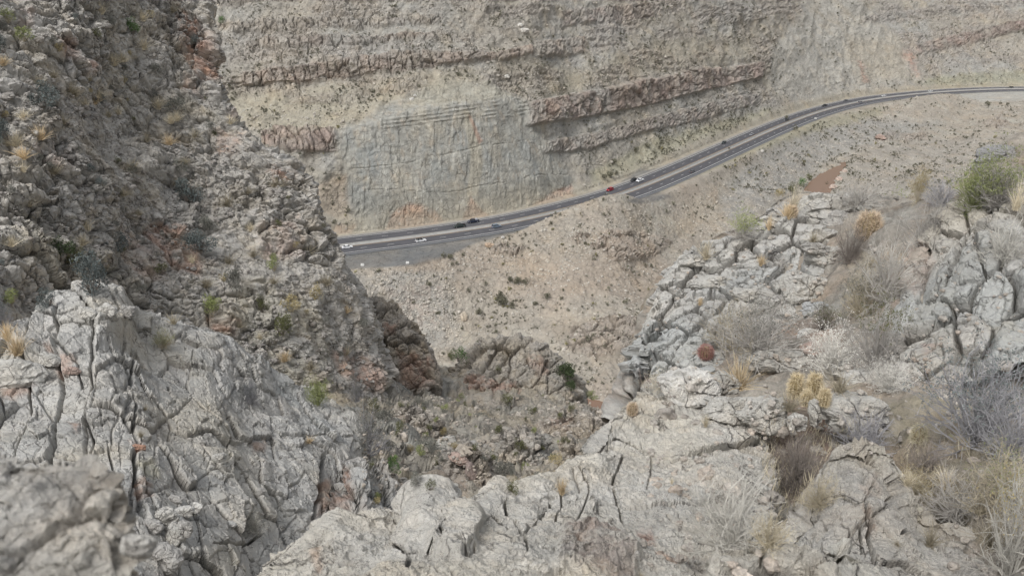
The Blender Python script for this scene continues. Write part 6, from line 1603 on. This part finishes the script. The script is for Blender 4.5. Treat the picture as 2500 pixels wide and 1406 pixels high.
    for sy in (-1, 1):
        m_ = MB(); m_.box(hl - .16, hl - .005, min(sy * Wd * .5, sy * Wd * .83), max(sy * Wd * .5, sy * Wd * .83), hood - .36, hood - .2); m_.build('headlight', M_LAMP, root)
        m_ = MB(); m_.box(-hl - .01, -hl + .12, min(sy * Wd * .62, sy * Wd * .87), max(sy * Wd * .62, sy * Wd * .87), zb - .36, zb - .14); m_.build('taillight', M_TAIL, root)
        m_ = MB(); m_.box(cab[3] - .28, cab[3] - .12, min(sy * Wd * .93, sy * (Wd + .16)), max(sy * Wd * .93, sy * (Wd + .16)), zb + .02, zb + .18); m_.build('wing_mirror', pm, root)
    m_ = MB(); m_.box(hl - .03, hl + .02, -Wd * .6, Wd * .6, lift + .12, lift + .34); m_.build('grille', M_TRIM, root)
    return root
def place_car(px, off, kind, col, label, roofmat=None, name='car'):
    q = RC + RN * off; x_, y_, d_ = proj(q)
    s = float(np.interp(px, x_, RS))
    p = road_at(np.array([s]), off, .125)[0]; tx = [np.interp(s, RS, RT[:, k]) for k in (0, 1)]
    o = make_vehicle(kind, col, name, label, roofmat); o.location = p
    o.rotation_euler = (0, 0, math.atan2(tx[1], tx[0]) + (math.pi if off < 0 else 0))
    return o
place_car(848, 4.1, 'sedan', 'white', 'white sedan, the vehicle nearest the left hillside')
place_car(1028, 7.8, 'suv', 'white', 'white car with a black roof in the outer near lane', M_TRIM)
k1 = place_car(1122, -4.1, 'pickup', 'green', 'dark green pickup just ahead of the navy pickup', name='pickup_truck')
k2 = place_car(1155, -7.8, 'pickup', 'navy', 'dark navy pickup carrying pale cargo in its bed', name='pickup_truck')
place_car(1212, 4.1, 'suv', 'blue', 'silver blue car on the near carriageway opposite the two dark pickups')
place_car(1489, -7.8, 'suv', 'red', 'red car, the only red vehicle on the highway')
place_car(1546, -9.4, 'suv', 'black', 'black car side by side with the white pickup')
place_car(1562, -6.0, 'pickup', 'white', 'white pickup beside the black car', name='pickup_truck')
place_car(1690, 7.8, 'sedan', 'grey', 'grey car on the near carriageway right of the white pickup')
place_car(1767, -8.6, 'suv', 'green', 'dark car hugging the far edge line, next beyond the white pickup')
place_car(1835, -4.1, 'sedan', 'silver', 'silver car in the inner far lane')
place_car(1921, -4.1, 'sedan', 'black', 'black car in the inner far lane beyond the silver one')
place_car(2013, -7.8, 'pickup', 'black', 'dark pickup in the bend, outer far lane', name='pickup_truck')
place_car(2064, -8.2, 'sedan', 'grey', 'grey car ahead of the white one in the bend')
place_car(2100, 5.0, 'van', 'silver', 'pale van on the near carriageway in the bend', name='van')
place_car(2157, -4.1, 'sedan', 'white', 'white car in the bend, above the pale van')
place_car(2271, -4.1, 'sedan', 'white', 'farthest white car, beside the gravel mound')
place_car(2467, -4.1, 'suv', 'black', 'black car alone at the right end of the highway')
cg = MB(); cg.box(-2.3, -1.3, -.6, .5, .7, 1.45); cg.box(-1.9, -1.2, -.3, .7, 1.45, 1.6); o = cg.build('cargo', simple_mat('cargo_cloth', (.45, .46, .5), .8)); 
tag(o, 'pale load lying in the bed of the navy pickup', 'cargo'); o.location = k2.location + Vector((0, 0, .25)); o.rotation_euler = k2.rotation_euler

# ---- roadside furniture
M_POST = simple_mat('post_white', (.65, .65, .63), .6)
def sign(px, py, off, w, h, pole, label, name='road_sign', cat='sign'):
    q = RC + RN * off; x_, y_, d_ = proj(q); s = float(np.interp(px, x_, RS)); p = road_at(np.array([s]), off, 0)[0]
    o = empty(name, p); tag(o, label, cat)
    m_ = MB(); m_.cyl((0, 0, pole / 2), 'z', .06, pole, 8); m_.build('post', M_TRIM, o)
    m_ = MB(); m_.box(-w / 2, w / 2, -.02, .02, pole - h, pole); m_.build('panel', M_POST, o)
sign(1990, 301, 13.6, 1.6, 1.3, 3.0, 'white square sign on the near verge below the bend')
sign(1255, 556, 12.4, .25, .5, 1.3, 'slim white marker post on the verge by the hill crest', 'marker_post', 'post')
for i, (px, off) in enumerate([(885, 22.5), (995, 22.0)]):
    p = on_z(np.array([px]), np.array([648.0 - i * 5]), ZR)[0]
    m_ = MB(); m_.box(-.7, .7, -.35, .35, -.1, .55); m_.box(-.6, .6, -.2, .2, .55, .8)
    o = m_.build('concrete_block', M_POST); o.location = p
    tag(o, ['white concrete block at the edge of the paved apron, left one', 'white concrete block at the edge of the paved apron, right one'][i], 'block', 'white blocks on the apron edge')
